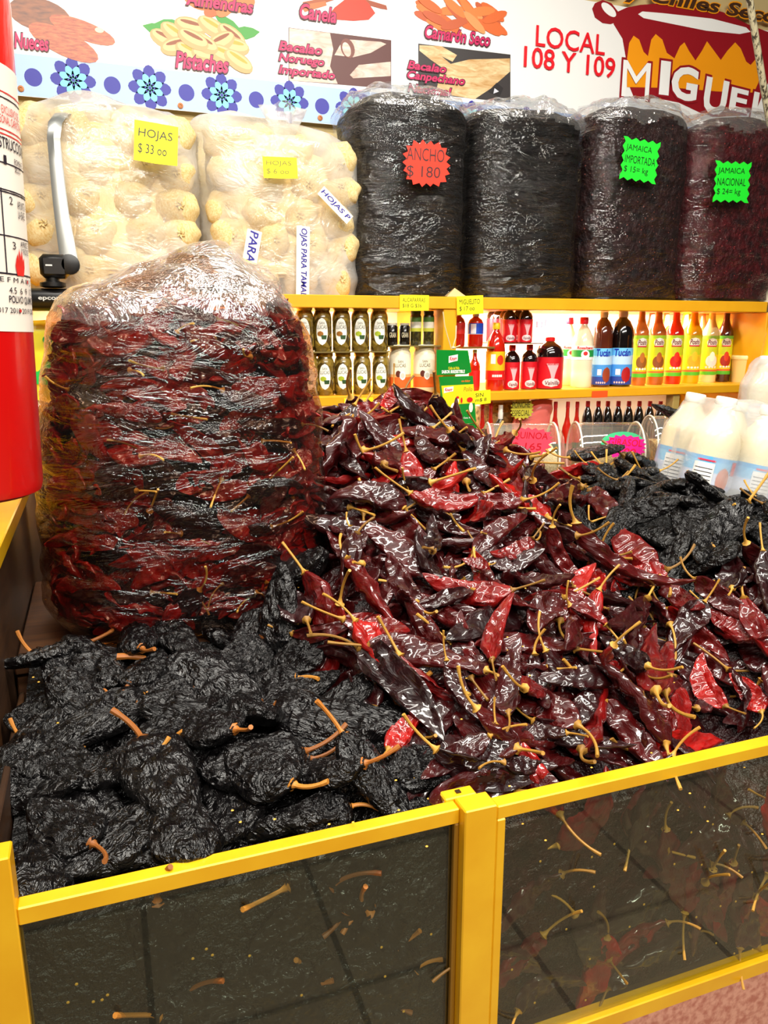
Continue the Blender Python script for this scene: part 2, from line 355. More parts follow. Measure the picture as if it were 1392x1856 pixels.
# ------------------------------------------------------------------ banner
BY = 2.615
bx0, bz0 = at(-40, 168, BY).x, at(300, 198, BY).z
bx1 = at(1420, 0, BY).x + .3; bz1 = at(700, -60, BY).z
band0, band1 = bz0, at(480, 146, BY).z
ban = thing('market_banner', 'white vinyl banner with food pictures and blue flowered lower band', 'banner', (bx0, BY, bz0))
ban.rotation_euler = (math.pi / 2, 0, 0)
def bp_(px, py):
    p = at(px, py, BY); return (p.x - bx0, p.z - bz0)
s_ = MB()
NXB = 60
def bz(u): return .004 * math.sin(u * 7) * (1 if u < 1.4 else .4)
V = []; Fs = []
for i in range(NXB + 1):
    u = (bx1 - bx0) * i / NXB
    for j, v_ in enumerate((0, bz1 - bz0)): V += [(u, v_, 0), (u, v_, -.0012)]
for i in range(NXB):
    a = i * 4; b = a + 4
    Fs += [(a, b, b + 2, a + 2), (a + 1, a + 3, b + 3, b + 1), (a, a + 1, b + 1, b), (a + 2, b + 2, b + 3, a + 3)]
obj('vinyl_sheet', s_.add(V, Fs, M['banner']), ban, False)
obj('blue_band', MB().poly([(0, .001), (bx1 - bx0, .001), (bx1 - bx0, band1 - band0), (0, band1 - band0)], flat(158, 188, 234, rough=.35), .0002), ban, False)
navy, cyan = flat(24, 20, 150), flat(120, 222, 236)
fz = .0008
def flower():
    b = MB()
    for k in range(8):
        a = 2 * math.pi * k / 8; b.ell(.038 * math.cos(a), .038 * math.sin(a), .024, .0175, navy, a, 0, 12)
    for k in range(8):
        a = 2 * math.pi * (k + .5) / 8; b.ell(.021 * math.cos(a), .021 * math.sin(a), .018, .0105, cyan, a, .0005, 12)
    for k in range(8):
        a = 2 * math.pi * k / 8; b.ell(.013 * math.cos(a), .013 * math.sin(a), .0028, .0028, navy, 0, .001, 8)
    b.ell(0, 0, .0045, .0045, navy, 0, .001, 10); return b
u0 = bp_(133, 147)[0]; du = (bp_(525, 187)[0] - u0) / 3; vm = (band1 - band0) * .5
for k in range(-1, 9):
    obj('printed_flower', flower, ban, False, (u0 + du * k, vm, fz), key='flower')
    obj('printed_dot', lambda: MB().ell(0, 0, .0235, .0235, navy, 0, 0, 24), ban, False, (u0 + du * (k + .5), vm - .003, fz), key='dot')
for px, py in ((38, 161), (327, 192), (580, 214)):
    u, v_ = bp_(px, py)
    obj('grommet', lambda: MB().lathe([(.004, 0), (.0085, .0005), (.0085, .0025), (.004, .003), (.0035, .001)], flat(150, 92, 44, metal=.4), 14), ban, True, (u, max(v_, .012), .0004), key='grommet')
mag, magd = flat(200, 12, 90), flat(70, 2, 28)
def lettering(body, pxa, pya, pxb, pyb, col=mag, out=magd, bold=.025, shear=.28, o2=.022, name='lettering', z=.0016):
    """rectangle from the text's lower left pixel to its upper right pixel on the banner plane"""
    a = bp_(pxa, pya); c = bp_(pxb, pyb); b = MB()
    if out:
        e = .0028; text_mb(b, body, a[0] - e, a[1] - e, c[0] + e, c[1] + e, out, z, bold + o2, shear)
    text_mb(b, body, a[0], a[1], c[0], c[1], col, z + .0005, bold, shear); return obj(name, b, ban, False)
# pixel boxes follow the banner's own horizontals (they fall about 1 px in 10 to the right)
def LT(body, cx, cy, wpx, hpx, **k):
    u, v_ = bp_(cx, cy); s = sc_at(cx, BY) ; 
    du_ = abs(bp_(cx + wpx / 2, cy)[0] - bp_(cx - wpx / 2, cy)[0]) / 2; dv = abs(bp_(cx, cy + hpx / 2)[1] - bp_(cx, cy - hpx / 2)[1]) / 2
    b = MB(); col = k.get('col', mag); out = k.get('out', magd); bold = k.get('bold', .03); sh = k.get('shear', .25); z = k.get('z', .0042); ang = k.get('ang', 0)
    if out:
        e = k.get('e', .003); text_mb(b, body, u - du_ - e, v_ - dv - e, u + du_ + e, v_ + dv + e, out, z, bold + k.get('o2', .03), sh, ang=ang)
    text_mb(b, body, u - du_, v_ - dv, u + du_, v_ + dv, col, z + .0006, bold, sh, ang=ang)
    return obj(k.get('name', 'lettering'), b, ban, False)
LT('Nueces', 57, 77, 62, 28); LT('Almendras', 398, 6, 122, 24); LT('Pistaches', 366, 114, 96, 30); LT('Canela', 576, 25, 66, 28)
LT('Bacalao', 544, 88, 78, 17); LT('Noruego', 546, 111, 82, 18, ); LT('Importado', 556, 134, 102, 19)
LT('Camarón Seco', 829, 66, 118, 24); LT('Bacalao', 773, 122, 70, 15); LT('Canpechano', 790, 144, 104, 19); LT('Nacional', 778, 164, 80, 15)
redl = flat(232, 10, 30)
LT('LOCAL', 1034, 74, 126, 38, col=redl, out=None, bold=.008, shear=0); LT('108 Y 109', 1033, 114, 166, 38, col=redl, out=None, bold=.012, shear=0)
# food pictures printed on the banner
def picture(fn, label=None):
    b = MB(); fn(b); o = obj('printed_picture', b, ban, False)
    if label: o['label'] = label
    return o
def el(b, px, py, rx, ry, c, ang=0, z=.0007, n=20):
    u, v_ = bp_(px, py); s = sc_at(px, BY); b.ell(u, v_, rx * s, ry * s, flat(*c) if isinstance(c, tuple) else c, R(ang), z, n)
def pg(b, pts, c, z=.0007): b.poly([bp_(*p) for p in pts], flat(*c) if isinstance(c, tuple) else c, z)
n = N('printed_pecan_shell'); n.pbr(Base_Color=n.ramp(n.noise(30, 3, .5, (1, 4, 1)), [(.3, srgb(96, 44, 14)), (.7, srgb(150, 82, 34))]), Roughness=.35); nutA = n.m
n = N('printed_pecan_kernel'); n.pbr(Base_Color=n.ramp(n.noise(40, 4, .6, (1, 5, 1)), [(.3, srgb(140, 44, 16)), (.7, srgb(212, 112, 58))]), Roughness=.35); nutB = n.m
def pecans(b):
    el(b, 72, 27, 48, 25, nutA, -4); el(b, 150, 55, 52, 15, nutB, -14, .001); el(b, 116, 78, 56, 20, nutB, -20, .0013)
    el(b, 180, 55, 7, 4, (240, 216, 180), 0, .0016)
picture(pecans, 'printed picture of pecan nuts')
def pist(b):
    rnd = random.Random(4)
    for x, y, a in ((298, 48, 20), (290, 56, -10), (415, 46, -30), (442, 60, 10), (430, 66, 35)):
        u, v_ = bp_(x, y); b.poly([(u + .05 * c_ * math.cos(R(a)) - .02 * s_ * math.sin(R(a)), v_ + .05 * c_ * math.sin(R(a)) + .02 * s_ * math.cos(R(a))) for c_, s_ in ((-1, 0), (-.5, -.7), (.1, -.9), (.6, -.6), (1, 0), (.6, .6), (.1, .9), (-.5, .7))], flat(60, 150, 50), .0004 + x * 1e-6)
    for i, (x, y) in enumerate([(300, 72), (318, 62), (345, 48), (385, 50), (420, 66), (424, 84), (400, 76), (330, 82), (318, 84), (345, 96), (375, 98), (405, 100), (368, 78), (432, 112), (350, 72)]):
        a = rnd.uniform(-35, 35); z = .0008 + i * .00018
        el(b, x, y, 26, 14, (214, 160, 104), a, z, 16); el(b, x + 1, y - 3, 23, 9, (232, 186, 132), a, z + .00006, 16); el(b, x, y - 7, 17, 3, (176, 160, 50) if i % 2 else (140, 74, 34), a, z + .00012, 12)
picture(pist, 'printed picture of pistachios with leaves')
def almond(b):
    for i, (x, y) in enumerate([(355, 2), (376, -4), (400, 4), (425, -2), (440, 8), (390, 14), (410, 12)]): el(b, x, y, 22, 11, (212, 96, 40) if i % 2 else (226, 122, 60), -20 + 11 * i, .0007 + i * .0002)
picture(almond, 'printed picture of almonds')
def canela(b):
    pg(b, [(548, 4), (600, -6), (606, 0), (556, 16)], (170, 84, 44)); pg(b, [(640, -8), (700, 10), (702, 18), (690, 16), (640, 2)], (160, 72, 36)); pg(b, [(545, 10), (590, 2), (592, 10), (552, 22)], (206, 112, 60), .0009)
    pg(b, [(594, 30), (606, 14), (624, 0), (650, -10), (668, 6), (680, 24), (668, 36), (640, 38), (612, 36)], (214, 52, 16), .001)
picture(canela, 'printed picture of cinnamon')
def shrimp(b):
    rnd = random.Random(8)
    for i in range(26):
        x = rnd.uniform(770, 905); y = rnd.uniform(6, 52) + (abs(x - 835) / 60) ** 2 * 3
        el(b, x, y, 24, 7, rnd.choice([(238, 128, 60), (222, 104, 44), (246, 152, 90), (200, 92, 50)]), rnd.uniform(-45, 25), .0007 + i * .0001, 14)
picture(shrimp, 'printed picture of dried shrimp')
n = N('printed_cod_flesh'); n.pbr(Base_Color=n.ramp(n.noise(14, 4, .6, (1, 3, 1), 1), [(.3, srgb(190, 152, 132)), (.7, srgb(232, 214, 200))]), Roughness=.35); codA = n.m
n = N('printed_cod_dry'); n.pbr(Base_Color=n.ramp(n.noise(14, 4, .6, (1, 4, 1), 1), [(.3, srgb(196, 146, 84)), (.7, srgb(244, 220, 172))]), Roughness=.35); codB = n.m
def cod1(b):
    pg(b, [(523, 50), (709, 73), (709, 161), (523, 146)], (88, 36, 30), .0004)
    pg(b, [(524, 51), (598, 60), (604, 90), (598, 120), (612, 152), (524, 146)], codA, .0007)
    pg(b, [(606, 100), (616, 82), (634, 72), (690, 76), (700, 80), (672, 96), (640, 104)], codA, .0009); el(b, 630, 88, 12, 15, (120, 62, 48), 20, .0012); el(b, 628, 90, 7, 11, codA, 20, .0014)
    pg(b, [(634, 136), (650, 118), (708, 112), (708, 138), (640, 142)], codA, .0009)
picture(cod1, 'printed photograph of pale cod fillets')
def cod2(b):
    pg(b, [(758, 79), (925, 99), (925, 186), (758, 168)], (52, 46, 46), .0004)
    pg(b, [(760, 82), (800, 84), (828, 100), (820, 112), (800, 102), (826, 124), (814, 132), (780, 108), (760, 92)], codB, .0008)
    pg(b, [(800, 120), (850, 108), (924, 106), (924, 130), (890, 160), (860, 180), (790, 168)], codB, .0007)
    pg(b, [(884, 166), (900, 150), (912, 160), (905, 176)], (30, 24, 26), .0009); pg(b, [(896, 160), (904, 166), (894, 170)], (216, 216, 226), .0011)
picture(cod2, 'printed photograph of dried cod')
# pot emblem with the shop's name
mar, ora, wht = flat(150, 12, 26), flat(250, 158, 8), flat(250, 249, 246)
def emblem(b):
    pg(b, [(1118, 22), (1135, 14), (1160, 9), (1200, 6), (1260, 10), (1310, 22), (1355, 44), (1392, 58), (1420, 64), (1415, 110), (1392, 150), (1370, 200), (1340, 210), (1300, 212), (1270, 205), (1230, 186), (1190, 178), (1150, 180), (1138, 150), (1135, 110), (1128, 70), (1112, 44), (1114, 30)], mar, .0006)
    u, v_ = bp_(1098, 22); s = sc_at(1098, BY)
    b.poly([bp_(*p) for p in [(1122, 24), (1108, 6), (1092, 0), (1078, 6), (1073, 16), (1078, 32), (1092, 42), (1106, 44), (1118, 40)]], mar, .0008)
    el(b, 1103, 18, 16, 7, wht, -26, .0012)
    pg(b, [(1156, 26), (1164, 21), (1200, 24), (1290, 34), (1352, 50), (1360, 58), (1340, 62), (1280, 56), (1210, 42), (1166, 33)], wht, .0012)
    top = [(1136, 108), (1140, 78), (1148, 65), (1158, 72), (1166, 94), (1174, 102), (1180, 72), (1188, 62), (1200, 72), (1208, 96), (1222, 106), (1232, 84), (1240, 77), (1248, 92), (1260, 110), (1272, 92), (1281, 75), (1292, 90), (1306, 109), (1318, 92), (1332, 77), (1342, 88), (1352, 112), (1360, 118), (1372, 104), (1380, 120), (1374, 150), (1366, 168), (1300, 166), (1230, 160), (1136, 158)]
    pg(b, top, ora, .0012)
o = picture(emblem, 'maroon pot emblem with orange sauce')
for ch, cx, cy, wp, hp, a in (('M', 1152, 145, 50, 66, 0), ('I', 1204, 142, 18, 62, 0), ('G', 1240, 152, 48, 62, -4), ('U', 1296, 176, 42, 66, -8), ('E', 1338, 182, 32, 42, -8), ('L', 1376, 194, 28, 50, -8)):
    LT(ch, cx, cy, wp, hp, col=wht, out=mar, bold=0 if ch == 'M' else .035, shear=0, z=.003, o2=0, e=.008, ang=R(a * .6))
LT('Moles y Chiles Secos', 1220, 2, 440, 34, col=flat(70, 40, 20), out=ora, bold=.03, shear=.2, z=.003, e=.005)

# ------------------------------------------------------------------ extinguisher, ledge, crate at the left
ex = thing('fire_extinguisher', 'red fire extinguisher with white instruction label at the left edge', 'fire extinguisher', (-.146, .9, 1.333)); ex.rotation_euler[1] = R(1.8)
rE = .08
obj('cylinder', MB().lathe([(.070, 0), (.078, .004), (rE, .012), (rE, .47), (.076, .50), (.062, .525), (.04, .542), (.022, .55), (.02, .565)], M['red'], 48), ex)
zl0, zl1 = at(70, 597, .86).z - 1.333, at(30, 92, .83).z - 1.333
lb = MB(); 
V = []; SEG = 40
lb.lathe([(rE + .0006, zl0), (rE + .0006, zl1)], flat(236, 226, 214, rough=.35), 48)
lb.f = [f for f in lb.f if len(f) == 4]; lb.mi = lb.mi[:len(lb.f)]
lab = obj('instruction_label', lb, ex)
ink, inkr = flat(34, 26, 40), flat(206, 40, 40)
em = wrapmap(rE)
def ext_text(body, x0, z0, x1, z1, m=ink, bold=.01):
    obj('label_lettering', text_mb(MB(), body, x0, z0, x1, z1, m, .0012, bold, map=em), lab, False)
# the strip of label that shows faces the camera's side: arc length x from the front (0) towards the right (+)
def line(x0, z0, x1, z1, m=ink): 
    b = MB(); mp = em; k = 8
    vs_ = [mp(x0 + (x1 - x0) * i / k, z, .0011) for z in (z0, z1) for i in range(k + 1)]
    b.add(vs_, [(i, i + 1, k + 2 + i, k + 1 + i) for i in range(k)], m); obj('label_rule', b, lab, False)
for zz, c in ((.385, inkr), (.380, ink), (.352, inkr), (.348, inkr), (.257, ink), (.2985, ink), (.2965, ink), (.3225, ink)): line(.0, zz, .125, zz + .0012, c)
line(.072, .222, .0735, .30); line(0, .222, .125, .2235)
ext_text('INSTRUCCIONES', .066, .336, .130, .346)
ext_text('USO EXCLUSIVO DEL\nPERSONAL CAPACITADO', .07, .358, .125, .374, inkr, 0)
ext_text('1', .079, .322, .083, .330, ink, 0); ext_text('2', .083, .287, .088, .294, ink, 0); ext_text('3', .083, .246, .088, .253, ink, 0)
ext_text('ROMPA EL\nSELLO', .096, .318, .118, .330, ink, 0); ext_text('APUNTE A\nLA BASE', .096, .276, .118, .292, ink, 0); ext_text('APRIETE\nY ROCIE', .097, .243, .118, .255, ink, 0)
ext_text('E F M A M J', .064, .2135, .116, .2195, ink, 0); ext_text('4.5  6  9  12', .074, .2045, .118, .2105, ink, 0)
ext_text('POLVO QUIMICO', .073, .1945, .126, .2025); ext_text('2017 2018 2019 2020', .055, .186, .125, .191, ink, 0)
for x, z in ((.088, .1885), (.107, .217)):
    obj('label_dot', patch(MB(), rE, x - .0018, x + .0018, OVAL, z - .0018, z + .0018, inkr, .0014, 4, 6), lab, False)
fl = MB(); V = [(x + .041, z) for x, z in [(.046, .222), (.044, .231), (.046, .237), (.049, .243), (.050, .236), (.052, .248), (.054, .239), (.057, .246), (.058, .236), (.061, .240), (.0605, .230), (.058, .222)]]
fl.add([em(x, z, .0014) for x, z in V], [tuple(range(len(V)))], flat(216, 30, 26)); obj('flame_symbol', fl, lab, False)
obj('valve_head', MB().lathe([(.018, .565), (.018, .59), (.024, .592), (.024, .61), (.012, .615)], flat(190, 160, 70, metal=.8, rough=.3), 20), ex)
obj('squeeze_handle', MB().box((-.014, -.10, .612), (.014, .02, .622), flat(30, 30, 30), .002), ex, False)
obj('wall_bracket', MB().box((-.098, -.02, .40), (-.079, .02, .46), flat(60, 60, 62, metal=.6), .002), ex, False)

lg = thing('side_counter', 'dark wooden side counter with a shiny yellow top at the left edge', 'counter', (-.152, .8, 0))
obj('counter_body', MB().box((-.5, .24, 0), (-.006, 1.2, 1.172), M['darkwood'], .003), lg, False)
obj('counter_top', MB().box((-.5, .22, 1.172), (0, 1.2, 1.2), M['yellow'], .002), lg, False)
cr = thing('wooden_crate', 'brown wooden crate under the big clear bag of chilies', 'crate', (.10, 1.44, .59)); cr.scale = (1, 1, .89)
for z in (.0, .115, .23, .345):
    obj('slat', MB().box((-.255, -.22, z), (.23, -.205, z + .1), M['crate'], .002), cr, False); obj('slat', MB().box((-.255, .205, z), (.23, .22, z + .1), M['crate'], .002), cr, False)
    obj('slat', MB().box((-.255, -.204, z), (-.243, .204, z + .1), M['crate'], .002), cr, False); obj('slat', MB().box((.218, -.204, z), (.23, .204, z + .1), M['crate'], .002), cr, False)
for x in (-.243, .196):
    for y in (-.204, .182): obj('corner_post', MB().box((x, y, 0), (x + .022, y + .022, .445), M['crate'], .001), cr, False)
obj('lid', MB().box((-.256, -.222, .446), (.231, .222, .460), M['crate'], .002), cr, False)
pk = at(62, 1000, 1.72)
tag(obj('wooden_plank', MB().box((-.138, 1.69, .58), (-.085, 1.712, 1.26), flat(92, 30, 12), .002), smooth=False), 'reddish brown upright plank left of the big chili bag', 'plank')

# ------------------------------------------------------------------ glass fronted display bins
FY = .70; zt, zb_ = .962, .592
bin_ = thing('display_bin', 'yellow framed glass display bin holding the open heaps of dried chilies', 'display bin', (0, FY, .578))
def fb(name, a, b, m=M['yellow'], bev=.0015): return obj(name, MB().box((a[0], a[1], a[2] - .578), (b[0], b[1], b[2] - .578), m, bev), bin_, False)
xl, xm0, xm1, xr = -.142, .3535, .395, 1.9
fb('centre_post', (xm0, 0, .58), (xm1, .03, zt + .004)); 
fb('post_cap', (xm0 - .012, .03, zt - .012), (xm1 - .012, .048, zt + .004))
fb('left_post', (xl, .012, .58), (xl + .028, .04, 1.02))
fb('top_rail', (xl + .028, .014, zt - .020), (xm0, .032, zt)); fb('bottom_rail', (xl + .028, .012, .58), (xm0, .034, .612))
fb('top_rail', (xm1 + .001, .002, zt - .018), (xr, .022, zt)); fb('bottom_rail', (xm1 + .001, .002, .58), (xr, .026, .604))
fb('stile', (xm1 + .001, .002, .604), (xm1 + .013, .022, zt - .018)); fb('stile', (xm0 - .006, .014, .612), (xm0, .032, zt - .02), flat(150, 104, 20))
fb('glass_pane', (xl + .028, .021, .612), (xm0 - .006, .025, zt - .02), M['glass'], 0)['label'] = 'left glass pane before the black chilies'
fb('glass_pane', (xm1 + .013, .010, .604), (xr, .014, zt - .018), M['glass'], 0)['label'] = 'right glass pane before the red chilies'
fb('side_panel', (xl - .004, .04, .58), (xl + .004, .46, .985), M['darkwood'])
fb('floor_board', (xl, .03, .578), (xr, 1.05, .590), M['darkwood'])
fb('screw_head', (xm0 + .006, .036, zt + .0035), (xm0 + .012, .042, zt + .0055), flat(70, 50, 30, metal=.6), 0)

# ------------------------------------------------------------------ heap surface
PX, PY = .58, 1.60
def zfun(x, y):
    plane = .952 + .43 * (y - .745); d = math.hypot(x - PX, y - PY)
    red = min(plane, 1.345 - (.5 + .16 * smooth01(.62, .9, x)) * max(0, d - .05)) - max(0, y - 1.60) * .8
    rb = min(.950 + .43 * (y - .745), 1.165 - max(0, x - 1.12) * .28) - max(0, y - 1.5) * .6
    z = red + (rb - red) * smooth01(.86, 1.08, x)
    xb = .245 + (1.15 - y) * .30 if y < 1.15 else .245
    zl = .942 + .10 * (y - .745) + .028 * smooth01(.98, 1.18, y)
    return zl + (z - zl) * smooth01(xb - .06, xb + .10, x)
def nfun(x, y, e=.02):
    return Vector((-(zfun(x + e, y) - zfun(x - e, y)) / (2 * e), -(zfun(x, y + e) - zfun(x, y - e)) / (2 * e), 1)).normalized()
def hit(px, py):
    d = ray(px, py); d = d / d.y; y = .70
    while y < 2.0:
        p = EYE + d * y
        if p.z <= zfun(p.x, p.y): return p
        y += .004
    return EYE + d * 1.6
def heap_mesh(test, mat, drop=.028, name='chili_mass', x0=-.135, x1=1.6, y0=.742, y1=1.9, st=.02):
    V = {}; vs = []; fs = []
    nx = int((x1 - x0) / st); ny = int((y1 - y0) / st)
    def vid(i, j):
        if (i, j) not in V:
            x = x0 + st * i; y = y0 + st * j
            z = zfun(x, y) - drop + .012 * noise.noise(Vector((x * 14, y * 14, 3)))
            if y < .79: z -= .01
            V[(i, j)] = len(vs); vs.append((x, y, z))
        return V[(i, j)]
    edge = {}
    for i in range(nx):
        for j in range(ny):
            if test(x0 + st * (i + .5), y0 + st * (j + .5)):
                q = (vid(i, j), vid(i + 1, j), vid(i + 1, j + 1), vid(i, j + 1)); fs.append(q)
                for a, b in zip(q, q[1:] + q[:1]):
                    if (b, a) in edge: del edge[(b, a)]
                    else: edge[(a, b)] = 1
    low = {}
    def lo(a):
        if a not in low: low[a] = len(vs); vs.append((vs[a][0], vs[a][1], .592))
        return low[a]
    for a, b in edge: fs.append((b, a, lo(a), lo(b)))
    return MB().add(vs, fs, mat)
def is_red(x, y):
    xb = .245 + (1.15 - y) * .30 if y < 1.15 else .30
    if x < xb + .01: return False
    return not (x > .98 + .12 * math.sin(y * 9) and y > 1.02 + .12 * (x - 1) * 0) or (y < 1.0 + .10 * smooth01(1.3, .9, x))
def is_blk_front(x, y): return (not is_red(x, y)) and x < .42 and y < 1.22
def is_blk_rear(x, y): return (not is_red(x, y)) and x > .8
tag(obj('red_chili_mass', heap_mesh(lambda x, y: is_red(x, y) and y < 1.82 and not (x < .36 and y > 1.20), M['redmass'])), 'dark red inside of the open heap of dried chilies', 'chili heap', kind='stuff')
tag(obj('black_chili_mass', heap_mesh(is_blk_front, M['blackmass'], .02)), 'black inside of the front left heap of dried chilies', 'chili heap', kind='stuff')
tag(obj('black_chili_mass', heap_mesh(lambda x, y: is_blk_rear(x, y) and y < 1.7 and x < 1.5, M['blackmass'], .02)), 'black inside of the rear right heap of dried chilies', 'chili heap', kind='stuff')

# ------------------------------------------------------------------ chilies
def guajillo_mesh(seed, L=.125, W=.034, fl=.24, nu=34, nv=20, edge=None):
    rnd = random.Random(seed); b = MB(); o3 = Vector((seed * 3.7, seed * 1.3, 0))
    bend = rnd.uniform(-1.2, 1.2); curl = rnd.uniform(-.9, 1.4); tw = rnd.uniform(-1.6, 1.6); cup = rnd.uniform(-9, 16); open_ = rnd.random() < .3
    wv = rnd.uniform(.10, .30); sh = rnd.uniform(.14, .34); V = []
    px = pz = 0.; py = 0.; ang = -bend / 2; pit = -curl / 2
    for i in range(nu + 1):
        u = i / nu
        wd = W * min(1, (u / sh + .03)) ** .55 * max(0, 1 - u ** 2.6) ** .75 / 1.0 + .0012
        th = wd * fl * (1 + .5 * noise.noise(Vector((u * 4, seed, 1)))) + .0006
        wd *= 1 + wv * noise.noise(Vector((u * 5, seed * 2.1, 5)))
        a = tw * (u - .5)
        for k in range(nv):
            ph = 2 * math.pi * k / nv; cx = wd / 2 * math.cos(ph); s_ = math.sin(ph)
            cz = th * (abs(s_) ** .8) * (1 if s_ > 0 else -1)
            nn = noise.noise(Vector((u * 9, cx * 110, seed + (4 if s_ > 0 else 0)))); n2 = noise.noise(Vector((u * 24, cx * 220, seed * 1.7)))
            mid = 1 - (2 * cx / wd) ** 2 if wd > 0 else 0
            cz += (.0062 * nn + .0020 * n2 + .0022 * noise.noise(Vector((u * 3, cx * 300, seed * 3.1)))) * (wd / W) - (.55 * th * mid if s_ > 0 else -.2 * th * mid)
            cz += cup * cx * cx + .0035 * noise.noise(Vector((u * 3, cx * 40, seed * .7))) 
            y_ = cx * math.cos(a) - cz * math.sin(a); z_ = cx * math.sin(a) + cz * math.cos(a)
            V.append((px - y_ * math.sin(ang) - z_ * math.sin(pit), py + y_ * math.cos(ang), pz + z_ * math.cos(pit)))
        ds = L / nu; px += ds * math.cos(ang) * math.cos(pit); py += ds * math.sin(ang) * math.cos(pit); pz += ds * math.sin(pit); ang += bend / nu; pit += curl / nu
    mx = px / 2; mz = sum(v[2] for v in V) / len(V); my = sum(v[1] for v in V) / len(V)
    V = [(x - mx, y - my, z - mz) for x, y, z in V]
    Fs = [(i * nv + k, i * nv + (k + 1) % nv, (i + 1) * nv + (k + 1) % nv, (i + 1) * nv + k) for i in range(nu) for k in range(nv)]
    Fs = [f[::-1] for f in Fs]
    Fs.append(tuple(range(nv))); Fs.append(tuple(nu * nv + k for k in range(nv))[::-1])
    b.add(V, Fs, M['guajillo'])
    base = Vector((-mx, -my, -mz)); a0 = -bend / 2; p0 = -curl / 2
    return b, base, (-Vector((math.cos(a0) * math.cos(p0), math.sin(a0) * math.cos(p0), math.sin(p0))))
def stem_mb(base, d, seed, Ls=.05, r=.0016, cal=.0062, mat=None, hook=1.0):
    rnd = random.Random(seed * 7 + 1); p = Vector(base) - Vector(d) * .004; d = Vector(d); side = Vector((0, 0, 1)).cross(d).normalized(); pts = []; rad = []
    c1 = rnd.uniform(-1, 1) * 1.3 * hook; c2 = rnd.uniform(.0, 1.2) * hook; k = 11
    for i in range(k + 1):
        pts.append(tuple(p)); t = i / k
        rad.append(cal * (.55 if i == 0 else 1) if i < 2 else (cal * .55 if i == 2 else r * (1 + .25 * (t > .9))))
        step = Ls / k * (.45 if i < 2 else 1.2); p = p + d * step
        if i >= 2: d = (d + side * (c1 / k) + Vector((0, 0, 1)) * (c2 / k)).normalized()
    return MB().tube(pts, rad, mat or M['stem'], 7)
def ancho_mesh(seed, L=.112, W=.066, th0=.011, nu=44, nv=30, wr=1.0):
    rnd = random.Random(seed + 500); b = MB(); V = []; curl = rnd.uniform(-.3, .6); cup = rnd.uniform(-1.2, 1.0); asym = rnd.uniform(-.2, .2)
    sh = rnd.uniform(.16, .28)
    for i in range(nu + 1):
        u = i / nu; wd = W * min(1, u / sh + .06) ** .5 * max(0, 1 - u ** 2.4) ** .62 + .003
        wd *= 1 + .12 * noise.noise(Vector((u * 4, seed, 2)))
        th = th0 * min(1, u * 6 + .25) * max(.12, 1 - u ** 4)
        for k in range(nv):
            ph = 2 * math.pi * k / nv; cx = wd / 2 * math.cos(ph); s_ = math.sin(ph); cz = th * (abs(s_) ** .7) * (1 if s_ > 0 else -1)
            e = abs(s_) ** .5
            r1 = noise.noise(Vector((u * 6, cx * 60, seed))); r2 = noise.noise(Vector((u * 17 + cx * 40, cx * 190, seed * 1.3))); r3 = noise.noise(Vector((u * 34, cx * 330, seed * 2.3)))
            cz += wr * e * (.0036 * r1 + .0026 * (1 - 2 * abs(r2)) + .0016 * (1 - 2 * abs(r3))) * (1 if s_ > 0 else -.5)
            cz += cup * 4 * cx * cx + curl * .05 * (u - .5) ** 2 * 2
            V.append(((u - .5) * L, cx + asym * .06 * (u - .5) ** 2 * 4, cz))
    Fs = [(i * nv + k, i * nv + (k + 1) % nv, (i + 1) * nv + (k + 1) % nv, (i + 1) * nv + k)[::-1] for i in range(nu) for k in range(nv)]
    Fs.append(tuple(range(nv))); Fs.append(tuple(nu * nv + k for k in range(nv))[::-1])
    b.add(V, Fs, M['ancho']); z0 = sum(v[2] for v in V[:nv]) / nv; y0 = sum(v[1] for v in V[:nv]) / nv
    return b, Vector((-L / 2, y0, z0)), Vector((-1, 0, .12)).normalized()
GV = []
for s in range(22):
    L = (.115, .14, .125, .105)[s % 4]; W = (.034, .040, .048, .030, .037)[(s * 3) % 5]
    b, base, d = guajillo_mesh(s + 1, L, W, .20 + .1 * (s % 3) / 2)
    GV.append((b.mesh('guajillo_chili'), stem_mb(base, d, s, .042 + .022 * ((s * 5) % 4) / 3).mesh('stem'), L, b))
AV = []
for s in range(9):
    b, base, d = ancho_mesh(s + 1, (.105, .12, .112)[s % 3], (.062, .07, .056)[(s * 2) % 3])
    AV.append((b.mesh('ancho_chili'), stem_mb(base, d, s + 40, .034 + .012 * (s % 3), .0024, .0078, M['ostem'], .8).mesh('stem'), .112, b))
PV = []
for s in range(5):
    b, base, d = ancho_mesh(s + 31, .135, (.05, .058, .066)[s % 3], .010, wr=1.0)
    PV.append((b.mesh('pasilla_chili'), stem_mb(base, d, s + 70, .055, .002, .007, M['stem'], 1.0).mesh('stem'), .135, b))
def frame(p, d, nrm, s=1):
    d = d.normalized(); y = nrm.cross(d).normalized(); nz = d.cross(y)
    return Matrix(((d.x * s, y.x * s, nz.x * s, p.x), (d.y * s, y.y * s, nz.y * s, p.y), (d.z * s, y.z * s, nz.z * s, p.z), (0, 0, 0, 1)))
def chili(var, M4, name, label, group, stem=True):
    o = bpy.data.objects.new(name, var[0]); COL.objects.link(o); o.matrix_world = M4
    tag(o, label, 'chili', group)
    if stem:
        c = bpy.data.objects.new('stem', var[1]); COL.objects.link(c); c.parent = o
    return o
